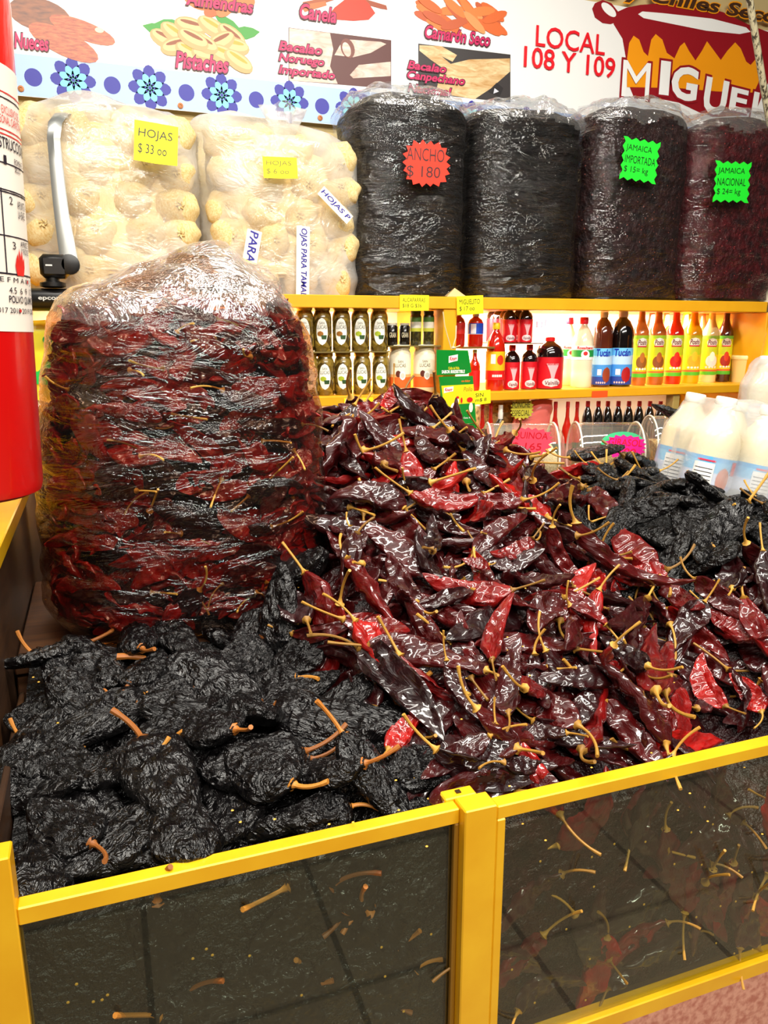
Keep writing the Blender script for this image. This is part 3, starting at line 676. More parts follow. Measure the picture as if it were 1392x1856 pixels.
def lay(var, x, y, yaw, tilt, roll, lift, s):
    nrm = nfun(x, y); d = Vector((math.cos(yaw), math.sin(yaw), 0)); d = (d - nrm * d.dot(nrm)).normalized(); side = nrm.cross(d)
    d2 = Matrix.Rotation(tilt, 3, side) @ d; n2 = Matrix.Rotation(tilt, 3, side) @ nrm; n2 = Matrix.Rotation(roll, 3, d2) @ n2
    return frame(Vector((x, y, zfun(x, y))) + nrm * lift, d2, n2, s)
rnd = random.Random(5)
# the deeper layer nobody could count
def stuff_layer(name, label, variants, pts, mat):
    b = MB()
    for x, y in pts:
        v = rnd.choice(variants); m4 = lay(v, x, y, rnd.uniform(0, 6.283), rnd.gauss(0, .22), rnd.gauss(0, .5), rnd.uniform(-.028, -.006), rnd.uniform(1.0, 1.25))
        b.add(v[3].v, v[3].f, mat, m4)
    tag(obj(name, b), label, 'chili heap', kind='stuff')
def scatter(test, x0, x1, y0, y1, gap, tries, seed):
    r_ = random.Random(seed); P = []
    for _ in range(tries):
        x = r_.uniform(x0, x1); y = r_.uniform(y0, y1)
        if not test(x, y): continue
        if all((x - a) ** 2 + (y - c) ** 2 > gap * gap for a, c in P): P.append((x, y))
    return P
vis = lambda x, y: x < .62 * y + .62 and not (x < .355 and y > 1.16)
red_ok = lambda x, y: is_red(x, y) and vis(x, y) and y < 1.70 and zfun(x, y) > .9
LB = MB
stuff_layer('red_chili_layer', 'tangled lower layer of red chilies in the open heap', GV, scatter(red_ok, .2, 1.45, .765, 1.68, .036, 9000, 3), M['guajillo'])
HERO = [  # stem pixel, tip pixel, width pixel, lift, label
    ((672, 1195), (825, 1365), 70, .035, 'broad purplish red chili lying across the border of the black heap'),
    ((705, 1382), (768, 1312), 42, .025, 'short bright red chili with a long tan stem on the black chilies'),
    ((905, 1322), (930, 1180), 46, .030, 'pinkish flattened chili standing upright above the centre post'),
    ((872, 1232), (915, 1105), 38, .035, 'bright red chili pointing up with its stem hanging down'),
    ((868, 1245), (822, 1130), 44, .020, 'dark glossy chili left of the bright red upright one'),
    ((800, 1230), (890, 1345), 36, .028, 'narrow pink red chili running down to the centre post'),
    ((1135, 1340), (1150, 1130), 46, .045, 'long upright reddish brown chili above the right glass pane'),
    ((1172, 1292), (1192, 1165), 38, .028, 'upright red chili with a curved stem right of the long upright one'),
    ((1155, 1115), (1045, 1185), 46, .040, 'wrinkled chili slanting down to the left in the middle of the slope'),
    ((1105, 1250), (965, 1258), 46, .032, 'shiny folded chili pointing left above the right pane'),
    ((1105, 1400), (1322, 1356), 44, .030, 'long dark chili lying over the rail of the right pane'),
    ((905, 1345), (868, 1450), 68, .028, 'broad dark chili dipping behind the centre post'),
    ((880, 1360), (756, 1440), 48, .026, 'maroon chili with an open end left of the centre post'),
    ((985, 992), (1235, 1108), 26, .045, 'very long thin chili curving across the middle of the heap'),
    ((1185, 1050), (1105, 965), 60, .035, 'broad pinkish chili near the edge of the rear black heap'),
    ((1195, 1062), (1100, 1075), 48, .038, 'broad glossy chili just below the broad pinkish one'),
    ((1010, 1115), (1095, 1160), 42, .020, 'dark shiny chili in the hollow of the heap'),
    ((545, 1172), (695, 1132), 34, .030, 'bright red chili beside the lower right corner of the big bag'),
    ((1275, 1110), (1210, 1205), 52, .032, 'bright red crumpled chili on the lower right slope'),
    ((1290, 1115), (1400, 1185), 42, .026, 'dull maroon chili leaving the frame on the lower right'),
    ((728, 948), (590, 935), 50, .050, 'long ridged chili with pale streaks high on the left slope'),
    ((735, 945), (860, 950), 48, .050, 'dark red chili meeting the long ridged one end to end'),
    ((630, 770), (760, 745), 32, .025, 'brown chili lying along the very top of the heap'),
    ((715, 728), (690, 765), 30, .03, 'small orange tipped chili on the peak of the heap'),
    ((640, 985), (655, 1030), 42, .035, 'crumpled red chili hanging beside the big bag'),
    ((800, 870), (745, 810), 40, .035, 'dark chili with its stem up near the peak'),
    ((840, 850), (900, 920), 40, .035, 'maroon chili below the hanging seasoning sachets'),
    ((770, 880), (720, 930), 44, .03, 'wrinkled shiny chili under the peak on the slope'),
    ((1040, 905), (960, 935), 40, .03, 'pale folded chili on the ridge beside the clear bins'),
    ((1080, 910), (1130, 975), 42, .03, 'orange edged chili where red and black heaps meet'),
    ((960, 1010), (880, 1035), 34, .03, 'red chili with a hooked yellow stem in mid heap'),
    ((880, 1050), (830, 1040), 34, .03, 'dark chili tucked under the hooked stem'),
    ((850, 1095), (740, 1130), 30, .03, 'slim red chili below the hollow left of centre'),
    ((1300, 1300), (1260, 1200), 50, .025, 'glossy brown chili above the right end of the rail'),
    ((1390, 1300), (1330, 1230), 50, .025, 'dark red chili at the right frame edge above the rail'),
    ((1010, 1340), (920, 1360), 50, .022, 'pink red chili lying right of the centre post'),
    ((1030, 1320), (1090, 1260), 44, .018, 'black red shiny chili behind the tan hooked stem'),
    ((905, 1400), (1030, 1432), 34, .020, 'slim red chili pressed along the rail of the right pane'),
    ((960, 1210), (985, 1310), 46, .02, 'smooth maroon chili between upright chilies'),
    ((620, 850), (660, 900), 40, .035, 'dark red chili against the upper right of the big bag'),
    ((575, 835), (700, 800), 36, .03, 'dark long chili high on the left slope'),
    ((860, 1010), (930, 1060), 42, .025, 'burgundy chili in the shaded middle of the heap'),
]
def hero(var, sp, tp, wpx, lift, name, label, group=None):
    a = hit(*sp); b = hit(*tp)
    for q in (a, b):
        if q.y < .77: q.y = .77
    mid = (a + b) / 2
    nrm = nfun(mid.x, mid.y); toc = (EYE - mid).normalized(); nn = (nrm + toc * .6).normalized()
    L = (b - a).length; dep = (mid - EYE).dot(_F); wm = wpx * dep / FPX
    dims = [max(v.co[i] for v in var[0].vertices) - min(v.co[i] for v in var[0].vertices) for i in (0, 1)]
    d = (b - a).normalized(); nn = (nn - d * nn.dot(d)).normalized(); y = nn.cross(d)
    sx = min(1.9, L / dims[0]); sy = wm / dims[1] * 1.05; sy = max(.55 * sx, min(1.5 * sx, sy)); sz = (sx + sy) / 2
    p = mid + nrm * lift
    M4 = Matrix(((d.x * sx, y.x * sy, nn.x * sz, p.x), (d.y * sx, y.y * sy, nn.y * sz, p.y), (d.z * sx, y.z * sy, nn.z * sz, p.z), (0, 0, 0, 1)))
    return chili(var, M4, name, label, group)
hero_xy = []
for i, (s_, t_, wpx, lf, lab_) in enumerate(HERO):
    o = hero(GV[(i * 5 + 2) % 22], s_, t_, wpx, lf, 'guajillo_chili', lab_); hero_xy.append((o.location.x, o.location.y))
ZONES = [(lambda x, y: y > 1.30, 'dark red dried chili high on the open heap near its peak', 'red chilies on the upper heap'),
         (lambda x, y: y > 1.0, 'wrinkled dark red dried chili on the middle slope of the open heap', 'red chilies on the middle slope'),
         (lambda x, y: True, 'glossy red dried chili at the foot of the open heap behind the rail', 'red chilies at the foot of the heap')]
pts = scatter(red_ok, .25, 1.4, .755, 1.66, .0475, 20000, 9)
rnd.shuffle(pts)
NRED = 0
for x, y in pts[:225]:
    v = rnd.choice(GV); near = any((x - a) ** 2 + (y - c) ** 2 < .045 ** 2 for a, c in hero_xy)
    for tst, lab_, grp in ZONES:
        if tst(x, y): break
    chili(v, lay(v, x, y, rnd.uniform(0, 6.283), rnd.gauss(-.05, .30), rnd.gauss(0, .65), rnd.uniform(.002, .012) if near else rnd.uniform(.008, .036), rnd.uniform(1.02, 1.32) + .25 * smooth01(1.1, 1.5, y)), 'guajillo_chili', lab_, grp); NRED += 1
# black chilies in the front left bin
AH = [((300, 1215), (480, 1290), 120, .012, 'big wrinkled black chili with a red brown stem behind the others'),
      ((92, 1215), (230, 1250), 100, .014, 'black chili with an orange stem at the back left corner'),
      ((125, 1300), (10, 1330), 90, .010, 'black chili with a drooping tan stem at the left side'),
      ((270, 1285), (80, 1390), 84, .024, 'long flat black chili slanting down to the left'),
      ((75, 1375), (190, 1440), 90, .010, 'black chili with a stem reaching the left frame edge'),
      ((350, 1360), (480, 1420), 100, .012, 'black chili with a short upright yellow stem in the middle'),
      ((262, 1380), (345, 1535), 130, .026, 'large oval black chili in the middle of the front bin'),
      ((555, 1395), (370, 1440), 118, .022, 'black chili with a stubby stem pointing right'),
      ((490, 1320), (740, 1345), 110, .016, 'broad folded black chili beside the purplish red one'),
      ((530, 1470), (410, 1400), 110, .030, 'oval black chili with a bent stem to the right'),
      ((170, 1560), (60, 1480), 110, .012, 'black chili with a reddish stem low at the front left'),
      ((250, 1300), (470, 1335), 60, .020, 'long folded black chili lying across the middle'),
      ((640, 1480), (520, 1530), 90, .010, 'black chili just behind the left rail'),
      ((480, 1180), (400, 1240), 90, .012, 'black chili below the big bag with a hooked yellow stem')]
ahx = []
for i, (s_, t_, wpx, lf, lab_) in enumerate(AH):
    o = hero(AV[(i * 4 + 1) % 9], s_, t_, wpx, lf, 'ancho_chili', lab_); ahx.append((o.location.x, o.location.y))
stuff_layer('black_chili_layer', 'lower layer of black chilies in the front left bin', AV[:4], scatter(lambda x, y: is_blk_front(x, y) and x > -.1, -.12, .45, .78, 1.22, .06, 2000, 2), M['ancho'])
for x, y in scatter(lambda x, y: is_blk_front(x, y) and x > -.105, -.12, .45, .785, 1.2, .060, 4000, 6):
    v = rnd.choice(AV); near = any((x - a) ** 2 + (y - c) ** 2 < .045 ** 2 for a, c in ahx)
    chili(v, lay(v, x, y, rnd.uniform(0, 6.283), rnd.gauss(.05, .26), rnd.gauss(0, .32), rnd.uniform(-.010, .0) if near else rnd.uniform(.002, .030), rnd.uniform(1.0, 1.2)), 'ancho_chili', 'wrinkled black dried chili lying in the front left bin', 'black chilies in the front left bin', stem=rnd.random() < .55)
# black chilies in the rear right heap
PH = [((1325, 940), (1235, 1050), 66, .035, 'shiny black chili with a tall tan stem at the right'),
      ((1245, 800), (1190, 770), 44, .06, 'pointed black chili standing up against the white bottle pack'),
      ((1030, 850), (1130, 830), 60, .03, 'smooth black chili before the clear bin with brown seeds'),
      ((1130, 850), (1210, 880), 62, .035, 'rounded black chili under the magenta price star'),
      ((1220, 880), (1340, 900), 50, .035, 'black folded chili in front of the bottle pack'),
      ((1150, 990), (1310, 890), 44, .03, 'long black chili with a sharp lit edge'),
      ((1360, 960), (1400, 1010), 60, .02, 'black chili at the right frame edge of the rear heap')]
for i, (s_, t_, wpx, lf, lab_) in enumerate(PH): hero(PV[i % 5], s_, t_, wpx, lf, 'pasilla_chili', lab_)
rear_ok = lambda x, y: is_blk_rear(x, y) and x < .62 * y + .66
stuff_layer('black_chili_layer', 'lower layer of black chilies in the rear right heap', PV[:3], scatter(lambda x, y: rear_ok(x, y) and y < 1.6, .85, 1.6, 1.0, 1.6, .06, 2500, 4), M['ancho'])
for x, y in scatter(lambda x, y: rear_ok(x, y) and y < 1.55, .85, 1.55, 1.02, 1.55, .056, 4000, 12):
    v = rnd.choice(PV)
    chili(v, lay(v, x, y, rnd.uniform(0, 6.283), rnd.gauss(.05, .3), rnd.gauss(0, .5), rnd.uniform(0, .03), rnd.uniform(.8, 1.08)), 'pasilla_chili', 'black dried chili lying in the rear right heap', 'black chilies in the rear right heap', stem=rnd.random() < .5)
# chilies pressed against the panes
for k in range(34):
    x = rnd.uniform(.43, 1.0); z = rnd.uniform(.64, .92); a = rnd.uniform(0, 6.28); v = rnd.choice(GV)
    chili(v, frame(Vector((x, .7275 + rnd.uniform(0, .008), z)), Vector((math.cos(a), rnd.uniform(-.05, .08), math.sin(a))), Vector((rnd.uniform(-.4, .4), -1, rnd.uniform(-.4, .4))).normalized(), 1.05), 'guajillo_chili', 'red dried chili pressed against the inside of the right glass pane', 'red chilies behind the right pane')
for k in range(22):
    x = rnd.uniform(-.09, .33); z = rnd.uniform(.64, .92); a = rnd.uniform(0, 6.28); v = rnd.choice(AV)
    chili(v, frame(Vector((x, .748 + rnd.uniform(0, .006), z)), Vector((math.cos(a), 0, math.sin(a))), Vector((rnd.uniform(-.15, .15), -1, rnd.uniform(-.15, .15))).normalized(), 1.05), 'ancho_chili', 'black dried chili pressed against the inside of the left glass pane', 'black chilies behind the left pane', stem=rnd.random() < .6)
# loose seeds
b = MB()
for k in range(90):
    px = rnd.uniform(30, 1380); py = rnd.uniform(1000, 1560); p = hit(px, py)
    b.ball(p + nfun(p.x, p.y) * rnd.uniform(.012, .03), (.0018, .0015, .0009), flat(236, 176, 60), 7, 4)
for k in range(60):
    x = rnd.uniform(-.10, 1.1)
    if .33 < x < .42: continue
    b.ball((x, .7272 if x < .35 else .7165, rnd.uniform(.61, .9)), (.0018, .0008, .0018), flat(236, 176, 60), 7, 4)
tag(obj('chili_seeds', b), 'loose yellow chili seeds scattered over heaps and panes', 'seeds', kind='stuff')

# ------------------------------------------------------------------ bags
def shell(a, b, h, prof, nr=46, ns=72, p=3.2, amp=.006, fx=7, fz_=20, seed=0, lean=(0, 0), inset=0, mat=None, topamp=1.0, asym=None):
    """closed rounded-box bag standing on z = 0; prof(t) scales the section at height t*h"""
    V = []; 
    for j in range(nr + 1):
        t = j / nr; k = prof(t)
        for i in range(ns):
            th = 2 * math.pi * i / ns; c, s_ = math.cos(th), math.sin(th)
            rr = 1 / (abs(c) ** p + abs(s_) ** p) ** (1 / p)
            x = a * k * rr * c; y = b * k * rr * s_; z = h * t
            if asym: z *= 1 + asym(x / a) * smooth01(.5, 1, t)
            q = Vector((x * fx + seed, y * fx, z * fz_)); am = amp * (1 + topamp * smooth01(.8, 1, t))
            dn = am * (noise.noise(q) + .6 * noise.noise(q * 2.3)) 
            u = Vector((c, s_, 0)) 
            x += u.x * (dn - inset) + lean[0] * t; y += u.y * (dn - inset) + lean[1] * t
            z = z - (inset if t > .5 else -inset) * smooth01(.35, .5, abs(t - .5)) + (dn * .7 if t > .85 else 0)
            V.append((x, y, max(z, 0.0005)))
    Fs = [(j * ns + i, j * ns + (i + 1) % ns, (j + 1) * ns + (i + 1) % ns, (j + 1) * ns + i) for j in range(nr) for i in range(ns)]
    Fs.append(tuple(range(ns))[::-1]); Fs.append(tuple(nr * ns + i for i in range(ns)))
    return MB().add(V, Fs, mat)
def prof_bag(t):
    a = .90 + .10 * smooth01(0, .10, t) - .12 * smooth01(.35, .9, t)
    if t > .74: a *= max(.0, 1 - ((t - .74) / .263) ** 2.3) ** .5
    if t < .04: a *= .93 + .07 * math.sqrt(t / .04)
    return max(a, .05)
BB = Vector((.125, 1.40, 1.001)); BA, BBB, BH = .245, .195, .622
bag = thing('chili_bag', 'big clear plastic bag packed with dark red dried chilies', 'bag', BB)
obj('plastic_film', shell(BA, BBB, BH, prof_bag, 70, 110, 3.0, .007, 6, 24, 2.2, (.018, 0), 0, M['bagfilm'], 2.0, asym=lambda u: .03 * math.sin(u * 5 + .6)), bag)
for k, (am, sd, ins) in enumerate(((.008, 12, -.002), (.010, 33, .012))):
    g_ = shell(BA, BBB, BH, prof_bag, 70, 110, 3.0, am, 11, 13, sd, (.018, 0), 0, M['topfilm'], 1.2, asym=lambda u: .03 * math.sin(u * 5 + .6))
    lim = .82 + .03 * k; keep = set(i for i, v in enumerate(g_.v) if v[2] > BH * (lim + .05 * noise.noise(Vector((v[0] * 9, v[1] * 9, sd)))))
    ids = {i: q for q, i in enumerate(sorted(keep))}; g2 = MB().add([g_.v[i] for i in sorted(keep)], [tuple(ids[i] for i in f) for f in g_.f if all(i in keep for i in f)], M['topfilm'])
    obj('crumpled_top_film', g2, bag)
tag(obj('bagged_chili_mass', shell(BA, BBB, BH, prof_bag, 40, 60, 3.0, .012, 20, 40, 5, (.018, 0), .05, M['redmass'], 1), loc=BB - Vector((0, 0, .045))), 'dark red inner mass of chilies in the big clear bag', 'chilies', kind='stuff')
def bag_point(th, t, inset):
    c, s_ = math.cos(th), math.sin(th); p = 3.0; rr = 1 / (abs(c) ** p + abs(s_) ** p) ** (1 / p); k = prof_bag(t)
    e = .01; P = lambda th_, t_: Vector((BA * prof_bag(t_) * math.cos(th_) / (abs(math.cos(th_)) ** p + abs(math.sin(th_)) ** p) ** (1 / p) + .018 * t_, BBB * prof_bag(t_) * math.sin(th_) / (abs(math.cos(th_)) ** p + abs(math.sin(th_)) ** p) ** (1 / p), BH * t_))
    a = P(th + e, t) - P(th - e, t); d = P(th, min(1, t + e)) - P(th, t - e); nn = a.cross(d).normalized()
    return BB + P(th, t) - nn * inset, nn, a.normalized(), d.normalized()
bm = MB(); cnt = 0
cells = []
for j in range(19):
    for i in range(14):
        cells.append((R(-205 + (230 * (i + rnd.random()) / 14)), .02 + .86 * (j + rnd.random()) / 19))
rnd.shuffle(cells)
for q, (th, t_) in enumerate(cells):
    p, nn, ax, up = bag_point(th, t_, rnd.uniform(.020, .032)); v = rnd.choice(GV); a = rnd.gauss(0, .5) + (math.pi if rnd.random() < .5 else 0)
    d = ax * math.cos(a) + up * math.sin(a); n2 = (nn + ax * rnd.uniform(-.2, .2) + up * rnd.uniform(-.5, .5)).normalized(); m4 = frame(p, d, n2, rnd.uniform(.75, 1.0))
    if nn.y < -.8 and abs(p.x - BB.x) < .15 and cnt < 44 and q % 2 == 0:
        chili(v, m4, 'guajillo_chili', 'dark red dried chili seen through the film of the big clear bag', 'red chilies in the big clear bag'); cnt += 1
    else: bm.add(v[3].v, v[3].f, M['guajillo'], m4)
for q in range(200):
    p, nn, ax, up = bag_point(R(rnd.uniform(-205, 25)), rnd.uniform(.02, .9), rnd.uniform(.036, .046)); v = rnd.choice(GV); a = rnd.gauss(0, .6) + (math.pi if rnd.random() < .5 else 0)
    bm.add(v[3].v, v[3].f, M['guajillo'], frame(p, ax * math.cos(a) + up * math.sin(a), (nn + up * rnd.uniform(-.4, .4)).normalized(), rnd.uniform(.8, 1.05)))
tag(obj('bagged_chili_layer', bm), 'tangled layer of chilies just inside the big clear bag', 'chilies', kind='stuff')

# sacks on the upper shelf
def prof_sack(t):
    a = .94 + .06 * smooth01(0, .12, t) - .015 * math.sin(t * 6)
    if t > .86: a *= math.sqrt(max(.0, 1 - ((t - .86) / .16) ** 2))
    return max(a, .08)
def sack(x0, x1, yt, label, contents, fill, name='filled_sack', Yc=2.385, seed=0, lean=0, cards=False, floor_z=Z_UP, fl=.155, asym=None):
    a = at(x0, 400, Yc); b = at(x1, 400, Yc); h = at((x0 + x1) / 2, yt, Yc).z - floor_z
    loc = Vector(((a.x + b.x) / 2, Yc, floor_z)); hw = (b.x - a.x) / 2
    T = thing(name, label, 'bag', loc)
    obj('plastic_film', shell(hw, fl, h, prof_sack, 64, 90, 3.2, .008, 5, 14, seed, (lean, 0), 0, M['sackfilm'], 1.5, asym=asym), T)
    g_ = shell(hw, fl, h, prof_sack, 64, 90, 3.2, .009, 16, 20, seed + 40, (lean, 0), -.002, M['topfilm'], 1.2, asym=asym)
    keep = [i for i, v in enumerate(g_.v) if v[2] > h * (.86 + .05 * noise.noise(Vector((v[0] * 12, v[1] * 12, seed))))]; ids = {i: q for q, i in enumerate(keep)}
    obj('crumpled_top_film', MB().add([g_.v[i] for i in keep], [tuple(ids[i] for i in f) for f in g_.f if all(i in ids for i in f)], M['topfilm']), T)
    f = tag(obj('sack_contents', shell(hw, fl, h * .985, prof_sack, 56, 80, 3.2, .008, 5, 14, seed, (lean, 0), .012, fill, .5, asym=asym), loc=loc), contents, 'bag contents', kind='stuff')
    if cards:
        for k, (dx, dz, ry) in enumerate(((-.07, -.075, .2), (.03, -.06, -.3), (.10, -.07, .5))):
            obj('cardboard_piece', MB().box((dx - .035, -fl - .003, h + dz - .03), (dx + .03, -fl + .001, h + dz + .028), flat(176, 128, 84), .001), T, False)
    return T, loc, hw, h
sack(617, 829, 168, 'clear sack of black wide chilies with an orange price star', 'black wide chilies filling the sack with the orange star', M['fill_ancho'], seed=1, cards=False)
sack(823, 1026, 190, 'crinkled clear sack of black chilies without any price sign', 'black chilies filling the sack without a sign', M['fill_ancho'], seed=14, asym=lambda u: .03 * u * u - .01)
sack(1027, 1212, 188, 'clear sack of dark hibiscus flowers second from the right', 'dark dried hibiscus filling the second sack from right', M['fill_hib_dark'], seed=25)
sack(1200, 1386, 210, 'clear sack of red hibiscus flowers at the right end', 'dark red dried hibiscus filling the rightmost sack', M['fill_hib_red'], seed=38, asym=lambda u: .02 * u)

# corn husk bags
def husk_mb(seed):
    b = MB(); V = []; nu, nv = 26, 16; rr = random.Random(seed)
    for j in range(nv + 1):
        ph = math.pi * j / nv
        for i in range(nu):
            th = 2 * math.pi * i / nu; r = 1 + .05 * math.sin(th * 7 + seed) * math.sin(ph) + .10 * noise.noise(Vector((math.cos(th) * 1.4 + seed, math.sin(th) * 1.4, j * .25)))
            y = -math.cos(ph); dim = .12 * math.exp(-(ph / .25) ** 2)
            V.append((r * math.sin(ph) * math.cos(th), (y + dim) * .8, r * math.sin(ph) * math.sin(th) * .9))
    Fs = [(j * nu + i, j * nu + (i + 1) % nu, (j + 1) * nu + (i + 1) % nu, (j + 1) * nu + i) for j in range(nv) for i in range(nu)]
    b.add(V, Fs, M['husk']); return b
def knot_mb():
    b = MB()
    for k in range(6):
        a = k * 1.05; b.tube([(.02 * math.cos(a), -.52, .02 * math.sin(a)), (.1 * math.cos(a), -.78, .1 * math.sin(a)), (.2 * math.cos(a + .4), -.80 - .05 * (k % 2), .2 * math.sin(a + .4))], [.06, .05, .02], M['husk'], 6)
    return b
HM = [husk_mb(k).mesh('husk_bundle') for k in range(5)]; KM = knot_mb().mesh('tied_end')
def husk_bag(x0, x1, ytop, rows, cols, label, husk_label, group, Yc=2.39, fl=.16, seed=0, asym=None, vsp=1):
    a = at(x0, 400, Yc); b = at(x1, 400, Yc); h = at((x0 + x1) / 2, ytop, Yc).z - Z_UP; loc = Vector(((a.x + b.x) / 2, Yc, Z_UP)); hw = (b.x - a.x) / 2
    T = thing('corn_husk_bag', label, 'bag', loc)
    obj('plastic_film', shell(hw, fl, h, prof_sack, 50, 76, 2.8, .009, 7, 9, seed, (0, 0), 0, M['huskfilm'], 1.6, asym=asym), T)
    tag(obj('corn_husk_mass', shell(hw, fl, h * .97, prof_sack, 30, 44, 2.8, .012, 14, 14, seed + 3, (0, 0), .05, M['husk'], .5, asym=asym), loc=loc), 'deeper corn husks filling the ' + ('left' if seed == 3 else 'right') + ' husk bag', 'corn husks', kind='stuff')
    r_ = random.Random(seed); cw = (2 * hw - .03) / cols; rh = (h - .05) / rows
    for j in range(rows):
        for i in range(cols):
            x = -hw + .015 + cw * (i + .5) + r_.uniform(-.012, .012) + (.02 if j % 2 else -.01); z = .015 + rh * (j + .5) + r_.uniform(-.012, .012)
            if asym: z *= 1 + asym(x / hw) * j / rows
            s = min(cw, rh) * r_.uniform(.60, .70)
            m4 = Matrix.Translation(loc + Vector((max(-hw + s * 1.3, min(hw - s * 1.3, x)), -fl + s * .80 + r_.uniform(.016, .03) + .05 * max(0, abs(x) / hw - .62), max(s * .8 + .004, z)))) @ Matrix.Rotation(r_.uniform(-.35, .35), 4, 'Z') @ Matrix.Rotation(r_.uniform(-.4, .3), 4, 'X') @ Matrix.Rotation(r_.uniform(0, 6), 4, 'Y') @ Matrix.Diagonal((s * r_.uniform(.98, 1.2), s, s, 1))
            o = bpy.data.objects.new('husk_bundle', HM[r_.randrange(5)]); COL.objects.link(o); o.matrix_world = m4; tag(o, husk_label, 'corn husks', group)
            k = bpy.data.objects.new('tied_end', KM); COL.objects.link(k); k.parent = o
    return T, loc, hw, h, fl
hb1 = husk_bag(24, 364, 196, 5, 4, 'large clear bag of rolled corn husks left with curled yellow note', 'cream rolled corn husk bundle inside the left husk bag', 'corn husks in the left bag', seed=3, asym=lambda u: .02 - .05 * u * u)
hb2 = husk_bag(352, 640, 236, 5, 4, 'clear bag of rolled corn husks with blue printed strips', 'cream rolled corn husk bundle inside the strip printed husk bag', 'corn husks in the right bag', seed=8, asym=lambda u: -.07 * u)
T, loc, hw, h, fl = hb2
def up_sheet(px, py, Y): return at(px, py, Y)
tw = MB(); pts_ = [(0, 0, 0), (.004, 0, .03), (0, 0, .06), (-.006, 0, .10)]
tuft = MB()
V = []; ns = 24
for j in range(9):
    t_ = j / 8; r0 = .016 + .05 * abs(t_ - .15) ** .9
    for i in range(ns):
        th = 2 * math.pi * i / ns; r = r0 * (1 + .25 * math.sin(th * 5 + j * .4)); V.append((r * math.cos(th), r * .6 * math.sin(th), -.02 + .12 * t_ + .006 * math.sin(th * 3)))
tuft.add(V, [(j * ns + i, j * ns + (i + 1) % ns, (j + 1) * ns + (i + 1) % ns, (j + 1) * ns + i) for j in range(8) for i in range(ns)], M['huskfilm'])
p = at(513, 262, 2.36); obj('gathered_bag_neck', tuft, T, True, p - loc)
stripm, navyt = flat(238, 230, 214), flat(30, 24, 140)
def strip(body, px, py, wpx, hpx, ang, Y=2.222):
    p = at(px, py, Y); s = sc_at(px, Y); w_, h_ = wpx * s / 2, hpx * s / 2
    m4 = Matrix.Translation(p - loc) @ WALLROT @ Matrix.Rotation(R(ang), 4, 'Z')
    b = MB().poly([(-w_, -h_), (w_, -h_), (w_, h_), (-w_, h_)], stripm, 0, .0004); o = obj('printed_strip', b, T, False, M4=m4)
    obj('strip_lettering', text_mb(MB(), body, -w_ * .94, -h_ * .55, w_ * .94, h_ * .6, navyt, .0009, .02, .15), o, False)
strip('PARA', 457, 447, 56, 26, -102); strip('OJAS PARA TAMAL', 549, 476, 122, 24, -92); strip('HOJAS P', 608, 372, 70, 18, -42)

# ------------------------------------------------------------------ price signs
def sign(px, py, wpx, hpx, Y, lines, color, label, shape='rect', ang=0, ink=(40, 36, 20), curl=0, tilt=0, name='price_sign', bold=.0, lean=0, yaw=0):
    p = at(px, py, Y); s = sc_at(px, Y); w_, h_ = wpx * s / 2, hpx * s / 2
    T = thing(name, label, 'sign', M4=Matrix.Translation(p) @ Matrix.Rotation(yaw, 4, 'Z') @ Matrix.Rotation(lean, 4, 'X') @ WALLROT @ Matrix.Rotation(R(ang), 4, 'Z'))
    b = MB(); m = flat(*color, rough=.6)
    if shape == 'rect': pts = [(-w_, -h_), (0, -h_ * 1.02), (w_, -h_ * .97), (w_, h_), (0, h_ * 1.01), (-w_, h_)]
    elif shape == 'zig':
        pts = []; k = 9
        for (xa, ya, xb, yb, nx_, ny_) in ((-1, -1, 1, -1, 0, 1), (1, -1, 1, 1, -1, 0), (1, 1, -1, 1, 0, -1), (-1, 1, -1, -1, 1, 0)):
            for i in range(k):
                t_ = i / k; e = .13 if i % 2 else 0; pts.append((w_ * (xa + (xb - xa) * t_ + nx_ * e), h_ * (ya + (yb - ya) * t_ + ny_ * e)))
    else:
        pts = []; k = 36; r_ = random.Random(len(label))
        for i in range(k):
            t_ = 2 * math.pi * i / k; e = 1 if i % 2 == 0 else .84; q = 1 / (abs(math.cos(t_)) ** 3.2 + abs(math.sin(t_)) ** 3.2) ** (1 / 3.2)
            pts.append((w_ * q * e * math.cos(t_) * r_.uniform(.94, 1), h_ * q * e * math.sin(t_) * r_.uniform(.94, 1)))
    obj('card', b.poly(pts, m, 0, .0006), T, False)
    k = len(lines)
    for i, (tx, wd) in enumerate(lines):
        hh = 1.5 * h_ / k; yc = h_ * .75 - hh * (i + .5)
        obj('handwriting', text_mb(MB(), tx, -w_ * .82, yc - hh * .36, -w_ * .82 + 1.64 * w_ * wd, yc + hh * .36, flat(*ink), .0011, bold, .05), T, False)
    return T
YEL, GRN = (250, 240, 10), (20, 226, 40)
sign(283, 260, 72, 64, 2.19, [('HOJAS', .95), ('$ 33 oo', .8)], YEL, 'curled yellow price note reading HOJAS 33 on the left husk bag', ang=-5)
sign(508, 304, 60, 34, 2.20, [('HOJAS', .9), ('$ 6 oo', .8)], YEL, 'yellow price note reading HOJAS on the right husk bag', ang=2, ink=(120, 110, 20))
sign(773, 297, 90, 76, 2.20, [('ANCHO', .95), ('$ 180', .85)], (244, 44, 10), 'orange jagged price star reading ANCHO on a black sack', 'burst', 0, (60, 8, 4))
sign(1160, 291, 76, 68, 2.20, [('JAMAICA', .85), ('IMPORTADA', 1), ('$ 15= kg', .8)], GRN, 'green zigzag price card reading JAMAICA IMPORTADA', 'zig', -3, (10, 40, 16))
sign(1327, 330, 78, 66, 2.20, [('JAMAICA', .9), ('NACIONAL', .95), ('$ 24= kg', .8)], GRN, 'green zigzag price card reading JAMAICA NACIONAL', 'zig', 2, (10, 40, 16))
